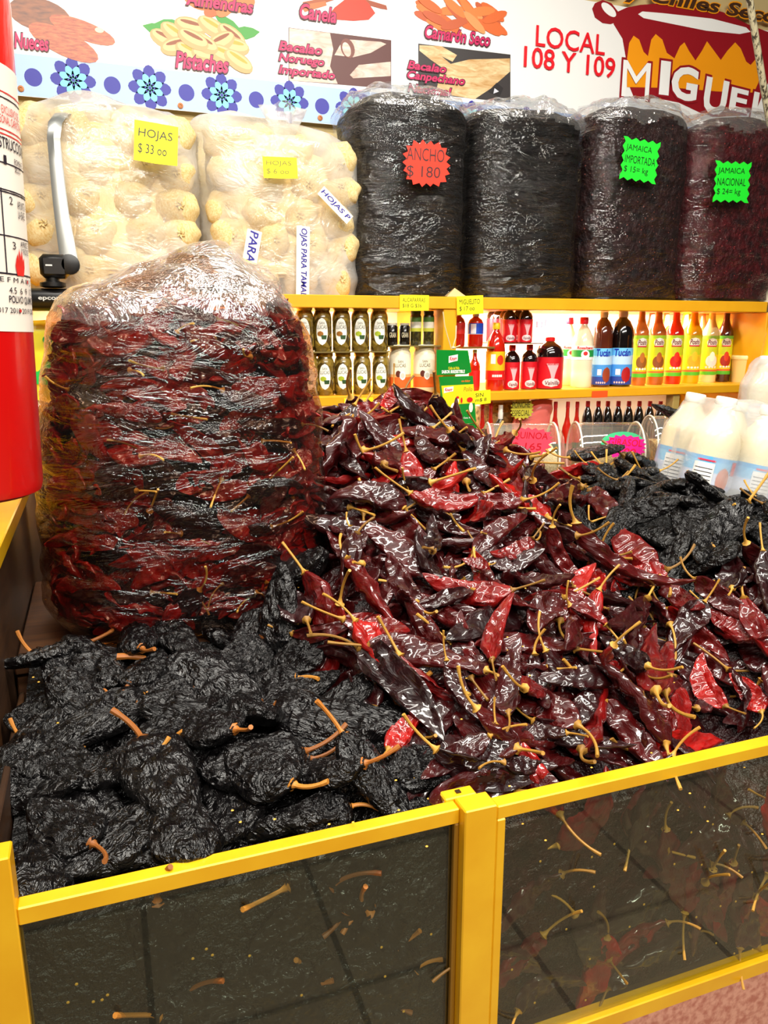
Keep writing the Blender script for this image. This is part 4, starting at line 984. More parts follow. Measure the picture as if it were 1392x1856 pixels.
sign(751, 549, 56, 27, 2.196, [('ALCAPARRAS', .95), ('$18 G $36', .8)], YEL, 'yellow note about capers on the upper shelf edge', ink=(90, 84, 20))
sign(852, 553, 52, 32, 2.194, [('MIGUELITO', .95), ('$ 17 oo', .7)], YEL, 'yellow note hung on the upper shelf edge just right of the divider', ang=3)
sign(650, 731, 56, 20, 2.196, [('ACEITUNAS', .9), ('$ 40 96 $ 70', .8)], YEL, 'yellow note reading ACEITUNAS on the lower shelf edge', ink=(90, 84, 20))
sign(874, 720, 34, 25, 2.196, [('SIN', .6), ('m$ 8', .8)], YEL, 'small yellow note behind the green sachets on shelf edge', ang=3)
sign(1087, 714.5, 34, 12, 2.197, [], (240, 84, 16), 'small orange sticker on the lower shelf edge', name='price_sticker', ink=(200, 60, 10))

# ------------------------------------------------------------------ jars and bottles
def lab_patch(T, part, r, specs):
    o = obj(part[0], part[1], T, True, key=part[2]); return o
GOLD = flat(206, 168, 56, metal=.6, rough=.3)
def jar(x, y, z, W, H, label, style, rot, group):
    T = thing('olive_jar', label, 'jar', (x, y, z), rot, group); r = W / 2; k = (style, round(W, 3), round(H, 3))
    obj('glass_body', lambda: MB().lathe([(r * .9, 0), (r, .004), (r, H * .74), (r * .93, H * .82), (r * .80, H * .88), (r * .80, H * .92)], M['olives'], 22), T, key=('jb',) + k)
    obj('lid', lambda: MB().lathe([(r * .84, H * .90), (r * .88, H * .91), (r * .88, H * .985), (r * .83, H)], GOLD, 22), T, key=('jl',) + k)
    lb = obj('oval_label', lambda: patch(MB(), r, -r * .62, r * .62, OVAL, H * .14, H * .74, flat(246, 242, 228), .0008, 10, 16), T, key=('jo',) + k)
    def art():
        b = MB(); ink = flat(96, 100, 84)
        text_mb(b, 'SAN', -r * .25, H * .60, r * .25, H * .655, ink, .0014, 0, map=wrapmap(r)); text_mb(b, 'LUCAS', -r * .5, H * .50, r * .5, H * .58, ink, .0014, 0, map=wrapmap(r))
        c = flat(150, 96, 30) if style == 'brown' else flat(164, 180, 40)
        patch(b, r, -r * .5, r * .15, OVAL, H * .33, H * .45, c, .0012, 6, 6)
        patch(b, r, -r * .1, r * .5, lambda t: .8 + .2 * t, H * .27, H * .36, flat(40, 74, 34), .0015, 6, 3)
        return b
    obj('label_print', art, lb, False, key=('ja',) + k)
Yj = 2.262; sj = sc_at(630, Yj)
for i, (px, st) in enumerate(((553, 'green'), (585, 'brown'), (619, 'brown'), (653, 'green'), (687, 'green'))):
    jar(at(px, 640, Yj).x, Yj, Z_MID, 33 * sj, 78 * sj, 'olive jar %s in the upper row of the jar rack' % ('half hidden behind the big bag' if i == 0 else ORD[i - 1] + ' clear of the bag'), st, -R(20 - px * .004), 'olive jars in the upper row')
for i, (px, st) in enumerate(((562, 'brown'), (590, 'green'), (622, 'green'), (656, 'green'), (690, 'green'))):
    jar(at(px, 715, Yj).x, Yj, Z_LO, 33 * sj, 76 * sj, 'olive jar %s in the lower row on the shelf' % ('half hidden behind the big bag' if i == 0 else ORD[i - 1] + ' clear of the bag'), st, -R(20 - px * .004), 'olive jars in the lower row')
for i, px in enumerate((724.5, 768)):
    H = 88 * sj; W = 41 * sj; r = W / 2; T = thing('coconut_jar', 'white coconut cream jar %s of the two beside the olives' % ('left' if i == 0 else 'right'), 'jar', (at(px, 710, Yj).x, Yj, Z_LO), -R(16), 'white coconut jars')
    obj('jar_body', lambda: MB().lathe([(r * .92, 0), (r, .004), (r, H * .82), (r * .9, H * .88), (r * .86, H * .92)], None, 22, [flat(238, 224, 188, rough=.2)] * 4 + [flat(238, 224, 188, rough=.2)]), T, key='cj')
    obj('lid', lambda: MB().lathe([(r * .92, H * .915), (r * .94, H * .925), (r * .94, H * .985), (r * .88, H)], flat(240, 232, 206), 22), T, key='cl')
    lb = obj('label', lambda: MB().lathe([(r + .0004, H * .12), (r + .0006, H * .13), (r + .0006, H * .34), (r + .0006, H * .40), (r + .0006, H * .80)], None, 22, [flat(232, 90, 34), flat(236, 104, 40), flat(244, 176, 110), flat(244, 236, 210), flat(244, 236, 210)]), T, key='cb')
    def art():
        b = MB(); ink = flat(120, 104, 80); mp = wrapmap(r)
        text_mb(b, 'SAN', -r * .25, H * .64, r * .2, H * .69, ink, .0012, 0, map=mp); text_mb(b, 'LUCAS', -r * .5, H * .55, r * .45, H * .62, ink, .0012, 0, map=mp)
        patch(b, r, -r * .45, r * .0, OVAL, H * .34, H * .48, flat(96, 40, 26), .0012); patch(b, r, -r * .1, r * .42, OVAL, H * .28, H * .47, flat(250, 248, 240), .0016); patch(b, r, -r * .02, r * .34, OVAL, H * .32, H * .43, flat(210, 206, 190), .002)
        return b
    obj('label_print', art, lb, False, key='ca')
zr2 = jar_boards[1][3]
for i, (px, W_, H_, nm) in enumerate(((711, 20, 40, 'dark'), (733, 20, 40, 'dark'), (753, 21, 62, 'slim'), (776, 21, 62, 'slim'))):
    W = W_ * sj; H = H_ * sj; r = W / 2
    T = thing('caper_jar' if nm == 'slim' else 'small_jar', ('slim green labelled caper jar ' if nm == 'slim' else 'small dark jar with white lid ') + ('on the left' if i % 2 == 0 else 'on the right') + ' above the coconut jars', 'jar', (at(px, 640, Yj).x, Yj, zr2), -R(16))
    obj('glass_body', lambda: MB().lathe([(r * .9, 0), (r, .003), (r, H * .84), (r * .82, H * .9), (r * .82, H * .93)], M['capers'] if nm == 'slim' else flat(24, 18, 12, rough=.15), 18), T, key=('sm', nm))
    obj('lid', lambda: MB().lathe([(r * .9, H * .9), (r * .92, H * .985), (r * .86, H)], flat(40, 56, 24) if nm == 'slim' else flat(228, 222, 204), 18), T, key=('sl', nm))
    def art():
        b = MB()
        if nm == 'slim': b.lathe([(r + .0006, H * .40), (r + .0006, H * .5), (r + .0006, H * .68), (r + .0006, H * .82)], None, 18, [flat(196, 196, 60), flat(222, 218, 200), flat(84, 130, 50)])
        else: text_mb(b, 'GRAN', -r * .6, H * .35, r * .6, H * .58, flat(226, 214, 180), .0012, .01, map=wrapmap(r))
        b.f = [f for f in b.f if len(f) <= 4]; b.mi = b.mi[:len(b.f)]
        return b
    obj('label', art, T, True, key=('sa', nm))

def bottle(name, label, px, pyb, wpx, hpx, Y, body, cap, shape='sauce', rot=-R(14), z=None, labels=(), group=None, key=None, capw=.3, tilt=0):
    s = sc_at(px, Y); W = wpx * s; H = hpx * s; r = W / 2; zz = z if z is not None else at(px, pyb, Y).z
    T = thing(name, label, 'bottle', (at(px, pyb, Y).x, Y, zz), rot, group); kk = (key, round(W, 3), round(H, 3)) if key else None
    K = lambda p: (kk + (p,)) if kk else None
    P = {'sauce': [(r * .9, 0), (r, .006), (r, H * .60), (r * .92, H * .66), (r * .6, H * .73), (r * .40, H * .80), (r * .34, H * .93)],
         'pet': [(r * .88, 0), (r, .008), (r * .96, H * .10), (r, H * .16), (r, H * .58), (r * .97, H * .62), (r, H * .68), (r * .90, H * .78), (r * .62, H * .87), (r * .36, H * .91), (r * .34, H * .94)],
         'vanilla': [(r * .92, 0), (r, .006), (r, H * .62), (r * .97, H * .70), (r * .80, H * .78), (r * .45, H * .84), (r * .36, H * .86), (r * .36, H * .89)],
         'flask': [(r * .9, 0), (r, .006), (r, H * .2), (r * .95, H * .24), (r, H * .28), (r, H * .60), (r * .92, H * .72), (r * .6, H * .82), (r * .34, H * .88), (r * .34, H * .92)],
         'mini': [(r * .9, 0), (r, .003), (r, H * .52), (r * .5, H * .66), (r * .42, H * .80)],
         'jug': [(r * .92, 0), (r, .006), (r * .98, H * .08), (r, H * .12), (r, H * .66), (r * .96, H * .74), (r * .8, H * .83), (r * .4, H * .9), (r * .3, H * .93)]}[shape]
    obj('bottle_body', lambda: MB().lathe(P, body, 22), T, key=K('b'))
    zt_ = P[-1][1]; rc = P[-1][0] * 1.12
    obj('cap', lambda: MB().lathe([(rc, zt_ - H * .015), (rc * 1.05, zt_), (rc * 1.02, H * .99), (rc * .9, H)], cap, 16), T, key=K('c'))
    for (nm, fn) in labels: obj(nm, (lambda f=fn: f(r, H)), T, nm == 'label', key=K(nm))
    return T
def band(r, H, stops, off=.0007):
    b = MB(); b.lathe([(r + off, H * a) for a, _ in stops], None, 24, [c for _, c in stops[:-1]]); b.f = [f for f in b.f if len(f) == 4]; b.mi = b.mi[:len(b.f)]; return b
# sauces
def sauce_label(top, fruit):
    def lab(r, H): return band(r, H, [(.10, flat(90, 190, 40)), (.145, flat(226, 110, 40)), (.17, flat(240, 214, 30)), (.36, flat(206, 216, 30)), (.56, flat(*top)), (.60, None)])
    def art(r, H):
        b = MB(); mp = wrapmap(r)
        patch(b, r, -r * .6, r * .6, OVAL, H * .46, H * .57, flat(248, 240, 226), .0012); text_mb(b, 'Poshi', -r * .5, H * .485, r * .5, H * .55, flat(110, 20, 16), .002, .02, .2, mp)
        patch(b, r, -r * .55, r * .55, RECT, H * .462, H * .476, flat(214, 16, 60), .0018)
        patch(b, r, -r * .6, r * .75, OVAL, H * .20, H * .36, flat(*fruit), .0012); patch(b, r, -r * .2, r * .4, OVAL, H * .27, H * .40, flat(min(255, fruit[0] + 40), fruit[1] + 20, fruit[2]), .0015)
        for q in range(4): patch(b, r, r * (-.6 + .34 * q), r * (-.34 + .34 * q), OVAL, H * .185, H * .215, flat(250, 246, 230), .002, 4, 4)
        return b
    return [('label', lab), ('label_print', art)]
Ys = 2.30
SAU = [(1154.5, 29, 148, (196, 104, 40), (150, 90, 30), 'brown sauce bottle nearest the dark syrup bottles', (160, 200, 40)),
       (1184.5, 31, 146, (176, 88, 34), (140, 76, 30), 'reddish brown sauce bottle left of the bright red one', (160, 200, 40)),
       (1216, 32, 144, (224, 30, 10), (210, 24, 16), 'bright red sauce bottle in the row of six', (170, 206, 40)),
       (1248, 33, 142, (244, 178, 16), (236, 190, 40), 'yellow sauce bottle right of the bright red one', (206, 200, 30)),
       (1280, 30, 138, (232, 214, 150), (240, 236, 226), 'pale vanilla coloured bottle with white and blue label', (150, 200, 60)),
       (1306, 28, 136, (64, 20, 12), (176, 40, 20), 'dark sauce bottle at the right end of the row', (110, 190, 60))]
for i, (px, wp, hp, c, fr, lab_, top) in enumerate(SAU):
    bottle('sauce_bottle', lab_, px, 702 - i * 1.6, wp, hp, Ys + .012 * i, liquid('sauce_%d_%d_%d' % c, srgb(*c)), flat(244, 236, 214), 'sauce', -R(22 + i), Z_LO, sauce_label(top, fr), 'hot sauce bottles')
for i, px in enumerate((1172, 1198, 1232, 1262)):
    bottle('sauce_bottle', 'hot sauce bottle in the back row behind the ' + ('brown one', 'reddish brown one', 'bright red one', 'yellow one')[i], px, 700, 26, 140, 2.44, liquid('backsauce%d' % i, srgb(*((200, 40, 20), (220, 70, 20), (236, 190, 30), (200, 70, 30))[i])), flat(244, 236, 214), 'sauce', 0, Z_LO, (), 'hot sauce bottles in the back row')
# dark syrups with blue labels
def blue_lab(r, H): return band(r, H, [(.03, flat(40, 70, 160)), (.14, flat(70, 150, 226)), (.30, flat(190, 220, 244)), (.42, flat(110, 196, 246)), (.52, None)])
def blue_art(fr):
    def f(r, H):
        b = MB(); mp = wrapmap(r); text_mb(b, 'Tucán', -r * .8, H * .41, r * .6, H * .51, flat(20, 50, 170), .0014, .03, .1, mp)
        patch(b, r, -r * .1, r * .75, OVAL, H * .06, H * .27, flat(*fr), .0014); patch(b, r, -r * .6, -r * .2, RECT, H * .16, H * .24, flat(236, 236, 246), .0014)
        for q in range(5): patch(b, r, r * (-.7 + .2 * q), r * (-.56 + .2 * q), OVAL, H * .045, H * .075, flat(250, 200, 190), .0018, 4, 4)
        return b
    return f
bottle('syrup_bottle', 'brown syrup bottle with blue label beside the white vinegar', 1087, 704, 36, 132, 2.29, liquid('tamarind_brown', srgb(90, 36, 18)), flat(238, 226, 206), 'pet', -R(20), Z_LO, [('label', blue_lab), ('label_print', blue_art((150, 60, 30)))])
bottle('syrup_bottle', 'black syrup bottle with blue label beside the brown sauce', 1121, 704, 42, 132, 2.285, liquid('cola_black', srgb(14, 8, 8)), flat(236, 222, 214), 'pet', -R(22), Z_LO, [('label', blue_lab), ('label_print', blue_art((176, 20, 26)))])
# white vinegar
def vin_lab(r, H): return band(r, H, [(.40, flat(246, 246, 240)), (.44, flat(30, 150, 60)), (.54, flat(250, 248, 240)), (.60, None)])
def vin_art(r, H):
    b = MB(); mp = wrapmap(r); text_mb(b, 'Rosalteno', -r * .8, H * .55, r * .8, H * .59, flat(214, 20, 30), .0014, .03, .1, mp); patch(b, r, -r * .4, r * .4, OVAL, H * .41, H * .54, flat(250, 246, 240), .0014); patch(b, r, -r * .2, r * .2, OVAL, H * .46, H * .52, flat(206, 40, 44), .0018); return b
vinm = liquid('white_vinegar', srgb(240, 228, 196), .2)
bottle('vinegar_bottle', 'white vinegar bottle with green label in the front row', 1052, 706, 38, 124, 2.285, vinm, flat(226, 30, 60), 'flask', -R(18), Z_LO, [('label', vin_lab), ('label_print', vin_art)])
bottle('vinegar_bottle', 'white vinegar bottle half hidden behind the big vanilla bottle', 1027, 706, 34, 120, 2.38, vinm, flat(226, 30, 60), 'flask', -R(18), Z_LO, [('label', vin_lab), ('label_print', vin_art)])
for i, px in enumerate((1006, 988, 972)):
    bottle('vinegar_bottle', 'white vinegar bottle with pink cap, %s back behind the vanilla' % ('nearest', 'middle', 'farthest')[i], px, 706, 30, 118 - 4 * i, 2.44 + .03 * i, vinm, flat(236, 90, 110), 'flask', 0, Z_LO)
# vanilla
vanb = liquid('vanilla_black', srgb(26, 8, 8)); VR = flat(208, 10, 28)
def van_lab(r, H): return band(r, H, [(.02, VR), (.58, VR), (.62, None)])
def van_art(r, H):
    b = MB(); mp = wrapmap(r); wv_ = flat(246, 214, 214)
    patch(b, r, -r * .45, r * .5, lambda t: .25 + .75 * t ** 1.5, H * .22, H * .50, flat(238, 176, 180), .0012)
    text_mb(b, 'castella', -r * .5, H * .47, r * .5, H * .53, VR, .0018, .01, 0, mp); patch(b, r, -r * .7, r * .6, OVAL, H * .05, H * .22, wv_, .0012); text_mb(b, 'Vainilla', -r * .5, H * .09, r * .5, H * .17, flat(80, 10, 24), .002, .01, .15, mp); return b
VL = [('label', van_lab), ('label_print', van_art)]; RC = flat(226, 18, 20)
bottle('vanilla_bottle', 'big black vanilla bottle with red label', 993, 707, 50, 92, 2.265, vanb, RC, 'jug', -R(16), Z_LO, VL)
for i, px in enumerate((926, 957)): bottle('vanilla_bottle', 'small vanilla bottle on the shelf, %s of the pair' % ('left' if i == 0 else 'right'), px, 708, 29, 80, 2.265, vanb, RC, 'vanilla', -R(14), Z_LO, VL, key='v')
zv = Z_LO + 81 * sc_at(940, 2.265) + .004
t = bpy.data.objects['wall_shelving']
sb('vanilla_step_board', (at(908, 628, 2.265).x, .02, zv - .003), (at(972, 628, 2.265).x, .30, zv), flat(120, 70, 40), 0)
for i, px in enumerate((922, 951)): bottle('vanilla_bottle', 'small vanilla bottle in the upper tier, %s of the front pair' % ('left' if i == 0 else 'right'), px, 628, 25, 66, 2.265, vanb, RC, 'vanilla', -R(14), zv, VL, key='v2')
for i, (px, Y) in enumerate(((938, 2.31), (915, 2.345), (903, 2.395), (893, 2.45))): bottle('vanilla_bottle', 'red capped vanilla bottle in the upper tier, %s from the front' % ORD[i + 1], px, 628, 24, 66, Y, vanb, RC, 'vanilla', -R(14), zv, VL, key='v3%d' % i)
# chamoy, salsa
redliq = liquid('chamoy_red', srgb(190, 26, 8))
def mig_lab(r, H): return band(r, H, [(.36, flat(236, 232, 230)), (.37, flat(24, 70, 190)), (.68, None)])
def mig_lab2(r, H): return band(r, H, [(.36, flat(200, 30, 16)), (.68, None)])
def mig_art(r, H): return patch(MB(), r, -r * .8, -r * .1, RECT, H * .38, H * .66, flat(236, 232, 236), .0012)
bottle('chamoy_bottle', 'red chamoy bottle without blue label below the yellow note by the divider', 831, 628, 22, 62, 2.265, redliq, flat(244, 238, 230), 'vanilla', -R(16), zmig, [('label', mig_lab2)])
bottle('chamoy_bottle', 'red chamoy bottle with blue label under the yellow note', 861, 628, 28, 60, 2.265, redliq, flat(244, 238, 230), 'vanilla', -R(16), zmig, [('label', mig_lab), ('label_print', mig_art)])
def sal_lab(r, H): return band(r, H, [(.16, flat(222, 24, 20)), (.30, flat(240, 190, 20)), (.58, None)])
def sal_art(r, H):
    b = MB(); patch(b, r, -r * .7, -r * .2, RECT, H * .40, H * .54, flat(248, 244, 230), .0012); patch(b, r, -r * .05, r * .7, OVAL, H * .38, H * .53, flat(220, 50, 20), .0012)
    for q in range(5): patch(b, r, r * (-.5 + .22 * q), r * (-.32 + .22 * q), RECT, H * .205, H * .24, flat(250, 240, 226), .0014, 3, 3)
    return b
bottle('salsa_bottle', 'tall red salsa bottle with yellow cap and yellow label', 896, 710, 34, 120, 2.262, redliq, flat(240, 206, 20), 'flask', -R(15), Z_LO, [('label', sal_lab), ('label_print', sal_art)])
bottle('salsa_bottle', 'small dark red bottle beside the hanging green sachets', 859, 708, 20, 74, 2.262, redliq, flat(206, 196, 140), 'sauce', -R(15), Z_LO, [('label', lambda r, H: band(r, H, [(.1, flat(206, 20, 16)), (.5, None)]))])
# tub and boxes
p = at(1348, 694, 2.30)
T = thing('margarine_tub', 'cream plastic tub with a handwritten 8', 'tub', (p.x, 2.31, Z_LO), -R(24)); s = sc_at(1348, 2.3); r = 21 * s
obj('tub_body', MB().lathe([(r * .86, 0), (r * .88, .003), (r, 42 * s)], flat(232, 204, 132, rough=.35), 28), T); obj('tub_lid', MB().lathe([(r * 1.04, 41 * s), (r * 1.06, 43 * s), (r * 1.06, 46 * s), (r, 48 * s)], flat(244, 226, 160), 28), T)
lb = obj('paper_label', patch(MB(), r * .97, -r * .1, r * .75, RECT, 10 * s, 34 * s, flat(246, 242, 226), .001), T); obj('handwriting', text_mb(MB(), '8', r * .2, 11 * s, r * .55, 33 * s, flat(30, 20, 10), .002, .02, .1, wrapmap(r * .97)), lb, False)
for i, (px, y0, y1, wp, lab_) in enumerate(((1340, 694, 645, 56, 'yellow carton standing behind the cream tub'), (1342, 645, 606, 46, 'yellow carton with a round red picture on the upper carton'))):
    Y = 2.40; p = at(px, y0, Y); s = sc_at(px, Y); hh = (y0 - y1) * s; zc = Z_LO if i == 0 else Z_LO + 60 * s
    hh = 60 * s if i == 0 else hh
    T = thing('spice_carton', lab_, 'carton', (p.x, Y, zc), -R(10)); obj('carton', MB().box((-wp * s / 2, 0, 0), (wp * s / 2, .08, hh), flat(246, 200, 30), .002), T, False)
    m4 = Matrix.Translation((0, -.0004, hh * .5)) @ WALLROT
    b = MB().ell(.012, 0, hh * .34, hh * .34, flat(196, 40, 16), 0, 0); b.ell(.016, -.004, hh * .2, hh * .22, flat(246, 190, 60), 0, .0004); obj('printed_picture', b, T, False, M4=m4)

# lower tier: small bottles with red caps, pulses jar, pink bag
zlow = 1.015
grn = flat(16, 70, 40)
def mini_lab(r, H): return band(r, H, [(.12, grn), (.45, None)])
low = [(855, 2.24, 'hot'), (874, 2.25, 'hot'), (889, 2.25, 'hot'), (1006, 2.25, 'hot'), (1028, 2.24, 'hot'), (1045, 2.26, 'hot'), (1064, 2.26, 'dark'), (1083, 2.27, 'dark')] + [(1100 + 19 * k, 2.29, 'dark') for k in range(7)]
blk = liquid('soy_black', srgb(10, 6, 6))
PLC = ['beside the green sachets', 'before the jar of pulses, left one', 'before the jar of pulses, right one', 'right of the pink bag', 'second right of the pink bag', 'third right of the pink bag']
for i, (px, Y, kd) in enumerate(low):
    s = sc_at(px, Y); top = at(px, 728 if kd == 'hot' else 727, Y).z; H = top - zlow
    lab_ = 'small red capped sauce bottle under the lower shelf ' + PLC[i] if i < 6 else 'dark red capped bottle under the lower shelf, %s from left' % ORD[i - 6]
    bottle('hot_sauce_bottle', lab_, px, 760, 18 if kd == 'hot' else 20, H / s, Y, redliq if kd == 'hot' else blk, flat(200, 20, 16), 'sauce' if kd == 'hot' else 'pet', 0, zlow, [('label', mini_lab)] if kd == 'hot' else ())
T = thing('spray_bottle', 'small white topped bottle before the jar of pulses', 'bottle', (at(907, 760, 2.24).x, 2.24, zlow)); s = sc_at(907, 2.24); H = at(907, 734, 2.24).z - zlow
obj('bottle_body', MB().lathe([(.018, 0), (.018, H * .75), (.008, H * .82)], flat(60, 60, 50, rough=.2), 16), T); obj('cap', MB().lathe([(.008, H * .82), (.0085, H * .9), (.0075, H * .91), (.0075, H)], flat(240, 236, 226), 14), T)
p = at(905, 750, 2.36); T = thing('pulses_jar', 'wide jar of pale pulses under the lower shelf', 'jar', (p.x, 2.38, zlow)); obj('jar_body', MB().lathe([(.07, 0), (.075, .01), (.075, .235), (.06, .25)], M['beans'], 24), T); obj('lid', MB().lathe([(.062, .25), (.064, .258), (.06, .262)], flat(226, 216, 180), 24), T)
p = at(968, 765, 2.27)
tag(obj('pink_bag', shell(.066, .04, .255, prof_sack, 26, 36, 2.4, .012, 16, 16, 77, (0, 0), 0, flat(240, 120, 110, rough=.3), 1.2), loc=(p.x, 2.29, zlow)), 'pink plastic bag under the lower shelf', 'bag')
o = sign(946, 741, 50, 40, 2.235, [('PONCHE', .9), ('ESPECIAL', .9)], (206, 196, 60), 'olive yellow round tag on the pink bag', 'burst', 0, (60, 56, 20), name='round_tag')
p = at(585, 760, 2.3); tag(obj('white_sack', shell(.11, .07, .24, prof_sack, 26, 40, 2.4, .01, 12, 12, 31, (0, 0), 0, flat(240, 238, 230), 1.2), loc=(p.x, 2.31, zlow)), 'white sack under the olive jars behind the heap', 'bag')
p = at(770, 755, 2.26); T = thing('red_packet', 'red packet under the coconut jars left of the sachets', 'packet', (p.x, 2.27, zlow)); obj('packet_body', shell(.042, .022, .255, prof_sack, 20, 30, 3.5, .003, 9, 9, 12, (0, 0), 0, flat(214, 16, 22, rough=.25), 1), T)

# hanging green seasoning sachets
Yk = 2.165; pk0 = at(824, 600, Yk); s = sc_at(824, Yk)
T = thing('seasoning_sachet_strip', 'green seasoning sachets hanging by a string from the shelf divider', 'sachets', (pk0.x, Yk, pk0.z))
KG = flat(10, 130, 40, rough=.25)
def P2(px, py): q = at(px, py, Yk); return (q.x - pk0.x, q.z - pk0.z)
def plate(name, corners, m, z, th=.003, parent=T):
    b = MB().poly([P2(*c) for c in corners], m, 0, th); return obj(name, b, parent, False, M4=Matrix.Translation((0, -z, 0)) @ WALLROT)
hd = plate('header_card', [(791, 634), (848, 635), (854, 674), (846, 678), (791, 680)], KG, 0, .002)
def kt(body, cx, cy, wpx, hpx, m, parent, z, bold=.02, sh=.0):
    u, v_ = P2(cx, cy); w_, h_ = wpx * s / 2, hpx * s / 2
    obj('lettering', text_mb(MB(), body, u - w_, v_ - h_, u + w_, v_ + h_, m, z, bold, sh), parent, False)
def kflag(cx, cy, wpx, hpx, parent, z):
    u, v_ = P2(cx, cy); w_, h_ = wpx * s / 2, hpx * s / 2
    obj('flag_logo', MB().poly([(u - w_, v_ + h_ * .6), (u, v_ + h_ * .8), (u + w_, v_ + h_), (u + w_ * .96, v_ - h_ * .5), (u, v_ - h_ * .7), (u - w_, v_ - h_)], flat(250, 246, 240), z, .0003), parent, False)
    obj('lettering', text_mb(MB(), 'Knorr', u - w_ * .8, v_ - h_ * .45, u + w_ * .8, v_ + h_ * .55, flat(214, 16, 30), z + .0009, .03, .15), parent, False)
kflag(821, 650, 18, 15, hd, .0022); kt('Caldo de Pollo', 822, 667, 22, 5, flat(230, 214, 30), hd, .0026); kt('SABOR IRRESISTIBLE', 821, 673.5, 46, 6, flat(250, 250, 246), hd, .0026, .03)
s1 = plate('sachet', [(794, 683), (855, 681), (861, 766), (804, 771)], KG, .002, .006)
obj('yellow_panel', MB().poly([P2(*c) for c in [(798, 699), (856, 696), (858, 730), (830, 732), (803, 742)]], flat(246, 216, 20), .0062), s1, False)
kflag(811, 706, 19, 12, s1, .0068); kt('con dulzor', 842, 690, 18, 4, flat(246, 120, 30), s1, .0066); kt('Pollo', 846, 705, 18, 8, flat(160, 120, 20), s1, .0068, 0, .2)
b = MB()
for (cx, cy, a, c, co) in ((822, 738, 8, 9, (250, 246, 240)), (826, 726, 3.6, 6, (250, 246, 240)), (818, 743, 9, 5, (246, 240, 230)), (827, 720, 3, 2.4, (220, 20, 20)), (849, 724, 6, 4.5, (220, 20, 20)), (851, 738, 4, 9, (246, 236, 220)), (834, 725, 2, 5, (214, 30, 20)), (822, 747, 12, 2.5, (206, 20, 20))):
    u, v_ = P2(cx, cy); b.ell(u, v_, a * s, c * s, flat(*co), 0, .0068 + .0003 * b.m.__len__())
obj('printed_picture', b, s1, False)
kt('SEASONING', 821, 757, 24, 6, flat(246, 246, 240), s1, .0066, .03); kt('Cont. 98 g', 846, 757, 18, 4, flat(246, 246, 240), s1, .0066, .02)
s2 = plate('sachet', [(806, 771), (862, 767), (864, 800), (810, 806)], KG, 0, .005); kt('Pollo', 846, 773, 16, 5, flat(246, 246, 240), s2, .0056)
b = MB(); q = [(803, 565), (806, 590), (812, 612), (818, 632)]
b.tube([(P2(*c)[0], 0, P2(*c)[1]) for c in q], .0018, flat(216, 196, 150), 6); b.tube([(P2(*c)[0], 0, P2(*c)[1]) for c in [(827, 590), (826, 612), (820, 632), (834, 626)]], .0022, flat(226, 210, 170), 6); obj('string', b, T)
b = MB().ball((P2(822, 630)[0], 0, P2(822, 630)[1]), (.006, .005, .004), flat(226, 210, 170)); obj('knot', b, T)

# ------------------------------------------------------------------ clear bulk bins behind the heap
def bulk(px, py, r, L, yaw, Y, fill, label, glabel, lvl=.2):
    p = at(px, py, Y); T = thing('bulk_bin', label, 'bulk bin', M4=Matrix.Translation(p) @ Matrix.Rotation(yaw, 4, 'Z') @ Matrix.Rotation(math.pi / 2, 4, 'Y'))
    obj('clear_drum', MB().lathe([(r * .70, -L / 2), (r * .94, -L / 2 + .006), (r, -L / 2 + .02), (r, L / 2 - .03), (r * .95, L / 2 - .012), (r * .8, L / 2)], M['acrylic'], 44), T)
    b = MB(); 
    for zz in (-L / 2 + .012, L / 2 - .02): b.tube([(1.01 * r * math.cos(a), 1.01 * r * math.sin(a), zz) for a in (2 * math.pi * k / 40 for k in range(41))], .0028, flat(236, 232, 216, rough=.25), 6)
    obj('rim', b, T)
    V = []; nx = 14; K = 20                 # grain lying in the drum: filled circular segment
    m4 = Matrix.Translation(p) @ Matrix.Rotation(yaw, 4, 'Z'); hgt = r * lvl; a0 = math.asin(lvl); rr = r * .965; th = [math.pi - a0 + (math.pi + 2 * a0) * k / K for k in range(K + 1)]
    for i in range(nx + 1):
        x = -L / 2 + .02 + (L - .045) * i / nx
        for a in th: V.append((x, rr * math.cos(a), rr * math.sin(a)))
        for k in range(1, 6): V.append((x, rr * math.cos(a0) * (1 - k / 3), hgt + .012 * math.sin(k * .6) * (1 + .3 * math.sin(i))))
    c = K + 1 + 5
    Fs = [(i * c + k, i * c + (k + 1) % c, (i + 1) * c + (k + 1) % c, (i + 1) * c + k) for i in range(nx) for k in range(c)] + [tuple(range(c))[::-1], tuple(nx * c + k for k in range(c))]
    tag(obj('loose_grain', MB().add(V, [f[::-1] for f in Fs], fill, m4)), glabel, 'grain', kind='stuff')
bulk(944, 830, .095, .21, -.35, 1.84, M['quinoa'], 'clear bulk bin of pale quinoa behind the pink price star', 'pale quinoa inside the clear bin with the pink star', .25)
bulk(1098, 824, .095, .21, -.35, 1.90, M['seed'], 'clear bulk bin of sunflower seeds behind the black heap', 'sunflower seeds inside the middle clear bin', -.1)
bulk(1225, 805, .09, .20, -.35, 1.98, M['beans'], 'clear bulk bin partly hidden by the white bottle pack', 'brown grain inside the bin beside the bottle pack', .0)
for px, Y in ((940, 1.84), (1100, 1.90), (1225, 1.98)): pass
struct('bulk_counter', MB().box((.75, 1.74, 0), (2.3, 2.12, 1.03), M['darkwood'], .004), 'dark counter carrying the clear bulk bins')
sign(962, 800, 84, 54, 1.70, [('QUINOA', .95), ('$ 165', .8)], (250, 66, 92), 'pink ragged price star reading QUINOA on a clear bin', 'burst', -3, (200, 6, 30), yaw=-.3)
